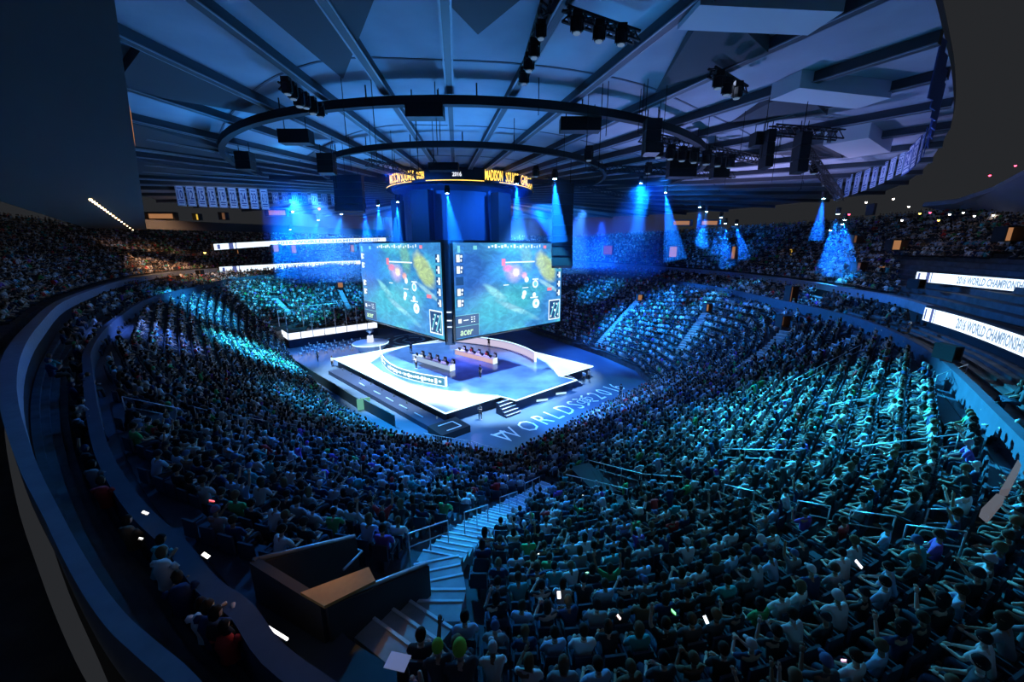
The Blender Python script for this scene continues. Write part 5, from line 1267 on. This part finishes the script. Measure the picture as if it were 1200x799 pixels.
# grey panels at the right edge, their light put in as glow
M_gpan = glow('grey_panel_glow', (.5, .48, .55), .2)
q = [(1193, 538), (1197, 545), (1184, 572), (1172, 574)]; P_ = [at(u, v, 11.9) for u, v in q]; m = MB(); m.prism([(p.x, p.y) for p in P_], 11.7, 11.9); tag(m.build('parapet_panel', M_gpan), 'grey panel glowing in place of light on the parapet at the right edge', 'panel')
P_ = [at(u, v, 11.9) for u, v in [(1168, 578), (1178, 582), (1160, 604), (1150, 596)]]; m = MB(); m.prism([(p.x, p.y) for p in P_], 11.7, 11.9); tag(m.build('parapet_panel', M_gpan), 'lower duller grey panel glowing in place of light on the parapet at the right edge', 'panel')
# phones and a paper held in the crowd
PH = [(655, 697, .075, (1, .97, 1)), (827, 726, .07, (.8, .9, 1)), (1006, 661, .09, (.85, .85, 1)), (725, 723, .05, (1, .8, .75)), (789, 717, .06, (.2, .9, .3)), (241, 651, .07, (1, .95, .9)), (170, 601, .06, (1, .95, .9)), (165, 631, .035, (1, .95, .9)), (248, 587, .06, (.9, .1, .12)), (595, 557, .06, (.9, .95, 1)), (683, 580, .06, (.9, .95, 1)), (631, 649, .04, (1, 1, 1)), (688, 671, .05, (.3, .9, .7)), (989, 774, .04, (1, .5, .8))]
for i, (u, v, r, c) in enumerate(PH):
    q = hit(u, v, 1.35) or at(u, v, 12); m = MB(); m.box((0, 0, 0), (r*1.1, .012, r*2)); nm = ['white', 'pale blue', 'lilac', 'pinkish', 'green', 'warm white', 'warm white', 'tiny warm white', 'red', 'small white', 'small white', 'tiny white', 'teal', 'tiny pink'][i]
    root = m.build('phone', M_black, loc=q, rz=.3*i); root.rotation_euler = (-.9, 0, .3*i)
    tag(root, 'phone with %s lit screen in the crowd, %s phone from the left' % (nm, ordinal(1+sum(1 for q_ in PH if q_[0] < u))), 'phone', 'glowing phones in the crowd')
    m = MB(); m.box((0, -.008, 0), (r*1.0, .004, r*1.85)); m.box((0, .008, 0), (r*1.0, .004, r*1.85)); m.build('phone_screen', glow('phone_glow_%d' % i, c, 2.6), root)
q = at(466, 775, 12.0); m = MB(); m.box((0, 0, 0), (.30, .22, .012)); o = m.build('paper_sheet', mat('glowing_lilac_paper', (.5, .55, .85), .6, emit=(.3, .35, .6), es=.3), loc=q, rz=-.2); tag(o, 'pale lilac sheet lying at the bottom of the pale stairs', 'paper')  # faint glow in the sheet stands in for light on it

# ------------------------------------------------------------------ rigging, speakers and lamps
def truss(a, b, w, label):
    a = Vector(a); b = Vector(b); d = b-a; L = d.length; z = d.normalized(); up = Vector((0, 0, 1)); x = up.cross(z).normalized(); y = z.cross(x); o = empty('lighting_truss', a); tag(o, label, 'truss')
    m = MB(); cs_ = [x*w/2+y*w/2, -x*w/2+y*w/2, -x*w/2-y*w/2, x*w/2-y*w/2]
    for c in cs_: m.tube([c, c+d], .06, 5)
    m.build('chord', M_black, o); m = MB(); k = max(2, int(L/w))
    for i in range(k):
        for j in range(4): m.bar(cs_[j]+d*(i/k), cs_[(j+1) % 4]+d*((i+1)/k), .045)
    m.build('lacing', M_black, o); return o
def atC(u, v, Y, zmax=24.9):
    p = atY(u, v, Y); return p if p.z <= zmax else at(u, v, zmax)
TR = [((752, 160, 40), (895, 188, 40), 'black lighting truss right of the hub, above the lamp cluster'), ((690, 196, 46), (860, 205, 48), 'long thin truss behind the right lamps'), ((940, 172, 40), (985, 232, 44), 'steep black truss leaning down by the right banners'),
      ((430, 190, 52), (500, 205, 46), 'short truss left of the marquee'), ((330, 100, 24), (380, 130, 28), 'lamp truss along the left roof beam'), ((612, 95, 24), (640, 8, 18), 'lamp truss along the roof beam above the hub'), ((662, 16, 19), (746, 44, 20), 'lamp bar across the top centre bay'), ((834, 84, 28), (872, 106, 28), 'lamp bar in the right bay'), ((905, 152, 33), (985, 158, 33), 'thin truss before the right roof ducts'), ((640, 210, 48), (760, 235, 55), 'low dark truss behind the bright lamp')]
for a, b, l in TR: truss(atC(*a, 25.2), atC(*b, 25.2), .55 if a[2] > 30 else .3, l)
ml_body = MB(); ml_body.box((0, 0, -.12), (.4, .3, .24)); ml_yoke = MB()
for s in (-1, 1): ml_yoke.box((s*.24, 0, -.45), (.05, .12, .5))
ml_yoke.bar((-.26, 0, -.22), (.26, 0, -.22), .05, .12)
ml_head = MB(); ml_head.lathe([(.12, -.22), (.2, -.3), (.22, -.6), (.2, -.75), (.16, -.76)], n=10); ml_lens = MB(); ml_lens.lathe([(.16, -.765), (.15, -.80), (.05, -.81)], n=10)
me_b = ml_body.mesh('base', M_black); me_y = ml_yoke.mesh('yoke', M_black); me_h = ml_head.mesh('lamp_head', M_black); me_l = ml_lens.mesh('lens', M_lens)
haze = []
def moving_head(u, v, Y, label, s=1.0, lit=True, aim=None, beam=None, group='moving head lamps'):
    q = atC(u, v, Y, 24.5)+Vector((0, 0, .4 if not lit else .8*s)); o = bpy.data.objects.new('stage_lamp', me_b); C.objects.link(o); o.location = q; o.scale = (s,)*3; tag(o, label, 'lamp', group)
    for nm, me in (('yoke', me_y), ('lamp_head', me_h), ('lens', me_l)):
        c = bpy.data.objects.new(nm, me); C.objects.link(c); c.parent = o
        if nm == 'lens' and not lit: objmat(c, M_lens_soft)
    return q
BEAMS = [(524, 227, 40, 1.6, .3, 4.6), (466, 237, 44, 1.4, -.2, 4.5), (427, 245, 50, 1.3, 0, 4), (443, 241, 50, 1.0, 0, 3), (605, 216, 40, 1.9, .1, 5.2), (650, 210, 38, 2.6, .2, 5.6), (400, 251, 55, 1.1, -.6, 4), (373, 258, 60, 1.1, -.8, 4), (340, 269, 66, 1.0, 0, 2),
         (751, 215, 50, 1.5, 0, 5.5), (780, 226, 50, 1.6, .9, 8), (820, 243, 56, 1.1, .3, 5), (828, 248, 56, 1.1, 0, 5), (845, 255, 56, 1.2, 0, 5), (850, 262, 56, 1.1, .5, 6), (863, 263, 60, 1.0, .9, 5), (965, 233, 46, 1.3, 0, 4.5), (982, 251, 46, 1.1, 0, 6), (990, 258, 46, 1.2, .9, 7), (973, 270, 48, 1.0, .1, 5), (987, 263, 47, 1.0, 0, 6)]
names = ['right above the screens corner', 'above the left screen', 'left of the left screen, lower', 'left of the left screen, upper', 'under the yellow letters', 'brightest, right of the marquee', 'third out to the left', 'fourth out to the left', 'farthest left, lowest',
         'first right of the scoreboard', 'second right of the scoreboard', 'third right of the scoreboard', 'fourth right of the scoreboard', 'fifth right of the scoreboard', 'sixth right of the scoreboard', 'seventh right of the scoreboard', 'topmost under the steep truss', 'second under the steep truss', 'right-hand one under the steep truss', 'lowest under the steep truss', 'middle one under the steep truss']
M_haze = bpy.data.materials.new('blue_tinted_lamp_haze'); M_haze.use_nodes = True; nt = M_haze.node_tree; nt.nodes.remove(nt.nodes['Principled BSDF'])
vsn = nt.nodes.new('ShaderNodeVolumeScatter'); vsn.inputs['Density'].default_value = .12; vsn.inputs['Color'].default_value = (.12, .38, 1, 1); vsn.inputs['Anisotropy'].default_value = .0  # haze itself tinted blue, so white light in the cones scatters blue
nt.links.new(vsn.outputs[0], nt.nodes['Material Output'].inputs['Volume'])
KW = {'floor_wash': 9, 'balcony_lamp': 14, 'stage_wash': 5, 'stage_fill_violet': 4, 'crowd_wash': 7, 'ceiling_uplight': 3, 'beam_lamp': 4}
def spot(loc, tgt, P, col, deg, blend=.6, r=.15, name='spot'):
    P = P*KW.get(name, 1)
    l = bpy.data.lights.new(name, 'SPOT'); l.energy = P; l.color = col; l.spot_size = math.radians(deg); l.spot_blend = blend; l.shadow_soft_size = r
    o = bpy.data.objects.new(name, l); C.objects.link(o); o.location = loc; d = Vector(tgt)-Vector(loc); o.rotation_euler = d.to_track_quat('-Z', 'Y').to_euler(); return o
for (u, v, Y, s, lean, L), nm in zip(BEAMS, names):
    q = moving_head(u, v, Y, 'small lit stage lamp with a blue beam, '+nm, .8+.1*s)
    w = L*.19; tip = Vector((q.x, q.y, q.z-.85*(.8+.1*s))); end = tip+Vector((lean*2.2, 0, -L))
    m = MB(); d = (end-tip); m.tube([tip, end], [.12, w], 12); 
    o = m.build('beam_haze', M_haze); tag(o, 'cone of blue-tinted haze under the stage lamp '+nm, 'haze', 'blue light beams', 'stuff')
    spot(tip-Vector((0, 0, .06)), end, 5000*s, (.02, .28, 1.0), 24, .5, .05, 'beam_lamp')
for i, (u, v, Y, s) in enumerate([(336, 102, 24.5, .9), (343, 108, 25, .9), (350, 115, 26, 1), (358, 119, 27, .9), (366, 124, 27.5, 1), (375, 130, 28, .9), (614, 92, 24, .8), (620, 76, 23, .8), (626, 60, 22, .8), (634, 40, 20, .7), (676, 30, 19.3, .8), (702, 40, 19.6, .8), (728, 44, 20, .8), (842, 95, 28, .9), (852, 103, 28, .9), (864, 107, 28, .9)] +
                             [(758+k*14, 172+k*2.2, 40, 1.3) for k in range(8)]+[(628, 200, 42, 1.2), (690, 178, 44, 1.3), (760, 196, 46, 1.2), (955, 195, 41, 1.3), (968, 210, 42, 1.3)]):
    for lo, hi, wh in ((0, 6, 'on the truss along the left roof beam'), (6, 10, 'along the beam above the hub'), (10, 13, 'on the bar across the top centre bay'), (13, 16, 'on the bar in the right bay'), (16, 24, 'on the long truss right of the hub'), (24, 29, 'hanging alone near the right trusses')):
        if lo <= i < hi: lb = 'unlit black stage lamp %s, %s' % (wh, ordinal(i-lo+1)+(' from the left' if lo != 6 else ' from the bottom'))
    moving_head(u, v, Y, lb, s, False, group='unlit stage lamps')
def speaker_cluster(u, v, Y, w, h, n_, label):
    q = atC(u, v, Y, 25.0); o = empty('speaker_cluster', q); tag(o, label, 'loudspeaker', 'hanging loudspeakers')
    for i in range(n_):
        m = MB(); t = -.06*i*i*.3; m.box((0, t, -h*(i+.5)/n_), (w, .8, h/n_*.92), M=Matrix.Rotation(-.05*i, 4, 'X')); c = m.build('speaker_box', M_black, o)
    m = MB(); top = ZC-.3-q.z
    for s in (-1, 1): m.tube([(s*w*.35, 0, 0), (s*w*.35, 0, max(.3, top))], .03, 4)
    m.build('cable', M_cable, o)
for a in [(498, 122, 26, 2.0, .75, 1, 'flat black speaker box under the ceiling, left of centre'), (346, 152, 30, 2.0, .9, 1, 'flat black speaker box at the left under the catwalk'), (680, 138, 30, 2.4, .8, 1, 'flat black speaker box right of the hub'), (382, 180, 42, 1.3, 1.6, 3, 'small hanging speaker cluster at the left'),
          (408, 205, 50, 3.0, 3.8, 5, 'large dark speaker cluster left of the marquee'), (520, 191, 44, 2.7, .7, 2, 'wide dark speaker box at the hub'), (765, 140, 40, .9, 2.0, 3, 'narrow speaker cluster on the right truss'), (890, 155, 36, .8, .9, 1, 'single black speaker box in the right bay'), (902, 152, 36, .5, 2.4, 3, 'narrow hanging cluster right of the truss'), (942, 155, 40, .7, 2.6, 3, 'narrow hanging cluster before the banners'), (286, 178, 40, 1.2, 1.4, 2, 'small dark cluster at the far left catwalk end'), (845, 185, 40, 1.4, 1.7, 2, 'round dark cluster at the right truss end'), (800, 178, 40, 2.2, 2.0, 3, 'dark cluster in the middle of the right truss'), (660, 215, 40, 2.0, 8.0, 8, 'tall dark line array beside the right screen')]:
    speaker_cluster(*a)
m = MB(); r_ = random.Random(9)
cab = empty('rigging_cables', (0, 0, ZC)); tag(cab, 'thin black rigging cables hanging from the ceiling', 'cables')
for i in range(40):
    u = r_.choice([r_.uniform(740, 960), r_.uniform(600, 760), r_.uniform(380, 520)]); v0 = r_.uniform(90, 180); q = at(u, v0, ZC); L = r_.uniform(1.5, 4.5); m = MB(); m.tube([(q.x, q.y, 0), (q.x, q.y, -L)], .02, 4); m.build('cable', M_cable, cab)

# ------------------------------------------------------------------ light
W = bpy.data.worlds.new('hall_air'); SC.world = W; W.use_nodes = True; bg = W.node_tree.nodes['Background']; bg.inputs[0].default_value = (.86, .92, 1.05, 1); bg.inputs[1].default_value = .021
CY = (.02, .62, 1.0); BL = (.02, .30, 1.0); WH = (.55, .75, 1.0)
def T(u, v): p = hit(u, v, 1); return p or at(u, v, 3)
# stage wash
for x, y, tx, ty, P_ in ((-24, 44, -20, 54, 24000), (-20, 40, -12, 46, 22000), (2, 36, -2, 44, 20000), (10, 56, 4, 52, 14000), (-20, 66, -14, 58, 12000)): spot((x, y, 23), (tx, ty, 1.4), P_, WH, 46, .5, .4, 'stage_wash')
spot((-7, 54, 7.4), (-5, 52, 1.4), 900, (.35, .3, 1), 150, .8, .4, 'stage_fill_violet')  # added fill below the scoreboard, brightens the black shadow on the stage
spot((7, 30, 23), (9, 39, 0), 9000, (.06, .28, 1), 44, .9, .4, 'floor_wash'); spot((-38, 52, 22), (-31, 62, 0), 7000, (.05, .3, 1), 40, .9, .4, 'floor_wash'); spot((-6, 24, 23), (-6, 33, 0), 5000, (.1, .38, 1), 30, .9, .4, 'floor_wash'); spot((14, 62, 22), (13, 60, 0), 7000, (.03, .2, 1), 50, .9, .4, 'floor_wash')
# crowd washes
CY = (.025, .40, 1.0); BL = (.01, .20, 1.0); TQ = (.03, .53, 1.0)
LP, RP, FP, BP_, BQ = (-24, 46, 24), (13, 44, 24), (-6, 33, 24), (4, 74, 24), (-22, 76, 24)
for u, v, p, P_, c, deg in ((300, 410, LP, 56000, TQ, 36), (190, 390, LP, 12000, (.1, .25, 1), 24), (400, 480, LP, 26000, CY, 36), (500, 550, FP, 4500, BL, 44), (330, 350, BQ, 20000, TQ, 40), (400, 345, BQ, 12000, CY, 30), (240, 360, LP, 24000, CY, 26),
                            (980, 470, RP, 42000, TQ, 32), (1070, 470, RP, 8000, TQ, 26), (860, 510, RP, 10000, TQ, 36), (760, 370, BP_, 44000, BL, 44), (740, 380, BP_, 14000, CY, 34), (860, 400, BP_, 30000, BL, 40), (700, 340, BP_, 9000, (.015, .3, 1), 30),
                            (780, 480, RP, 5000, BL, 34), (590, 600, FP, 4500, TQ, 20), (545, 640, FP, 1500, TQ, 18), (660, 490, RP, 5000, (.1, .35, 1), 34), (800, 300, BP_, 34000, BL, 40), (720, 290, BP_, 24000, BL, 40), (960, 300, RP, 8000, BL, 30),
                            (720, 600, FP, 150, CY, 60), (400, 600, FP, 600, CY, 60), (120, 520, LP, 1500, BL, 40), (420, 300, BQ, 12000, BL, 40)):
    spot(p, T(u, v), P_, c, deg, 1.0, .5, 'crowd_wash')
# warm light under the left balcony
for u, v, P_ in ((130, 315, 900), (200, 285, 900), (300, 275, 900), (90, 330, 500)):
    q = at(u, v, 14.5) if v > 300 else atY(u, v, 70); spot(q+Vector((2, -2, 7)), q, P_, (1, .55, .28), 110, 1, .5, 'balcony_lamp')
# lamps aimed at the ceiling
for u, v, P_, c, deg in ((740, 8, 500, (.02, .4, 1), 24), (655, 60, 300, (.02, .4, 1), 16), (460, 134, 700, (.02, .45, 1), 14), (335, 172, 2200, (.02, .45, 1), 16), (380, 185, 2200, (.02, .45, 1), 14), (240, 130, 900, (.03, .35, 1), 60)):
    q = at(u, v, ZC); spot((q.x*.8-1, q.y*.8+6, 19), q, P_*2, c, deg, 1, .3, 'ceiling_spot')
for x, y, z, tx, ty, P_, c, deg in ((-14, 40, 16, -16, 34, 2600, (.04, .3, .9), 120), (-4, 34, 16, -4, 24, 3000, (.05, .32, .9), 120), (12, 36, 14, 14, 28, 2600, (.28, .36, .9), 110), (26, 46, 14, 28, 44, 4200, (.42, .42, .9), 120), (-30, 56, 16, -30, 56, 2600, (.03, .3, 1), 120), (0, 80, 18, 0, 85, 3500, (.4, .3, .45), 130)):
    spot((x, y, z), (tx, ty, ZC), P_, c, deg, 1, .5, 'ceiling_uplight')
# banner lamps
spot((26, 30, 18), (38, 42, 24.5), 2500, (.25, .45, 1), 60, 1, .3, 'banner_lamp'); spot((20, 20, 18), (24, 24, 24.5), 500, (.15, .25, 1), 70, 1, .3, 'banner_lamp'); spot((-34, 46, 18), (-42, 60, 24.5), 3500, (.4, .6, 1), 60, 1, .3, 'banner_lamp')
# added wide fill spots that lift the dark surfaces
for x, y in ((10, 20), (-22, 34), (22, 56), (-28, 70), (-4, 46)): spot((x, y, 25.0), (x, y, 0), 260, (.55, .68, 1), 160, 1, .3, 'added_fill_light')
# air haze around the scoreboard
m = MB(); m.prism([(-24, 37.5), (12, 37.5), (24, 60), (8, 84), (-26, 84), (-34, 60)], 14, 25.2); M_air = bpy.data.materials.new('blue_tinted_air_haze'); M_air.use_nodes = True; nt = M_air.node_tree; nt.nodes.remove(nt.nodes['Principled BSDF'])
vn = nt.nodes.new('ShaderNodeVolumeScatter'); vn.inputs['Density'].default_value = .011; vn.inputs['Color'].default_value = (.06, .3, 1, 1); nt.links.new(vn.outputs[0], nt.nodes['Material Output'].inputs['Volume'])  # blue of the light put into the scatter colour
tag(m.build('air_haze', M_air), 'blue-tinted haze hanging round the scoreboard', 'haze', kind='stuff')

for x, y, z, tx, ty, tz in ((-12, 38, 24.5, -7, 46, 20), (2, 42, 24.5, -5, 52, 19), (-20, 50, 24.5, -12, 55, 18)): spot((x, y, z), (tx, ty, tz), 11000, (.01, .16, 1), 70, 1, .3, 'blue_lamp')

tc = Vector(((A0.x+B0.x)/2*.5+(A1.x+B1.x)/2*.5, (A0.y+B0.y)/2*.5+(A1.y+B1.y)/2*.5, zf+1.1)); spot(tc, (fl[0].x, fl[0].y, zf), 32, (1, .5, .12), 120, 1, .05, 'tunnel_lamp')
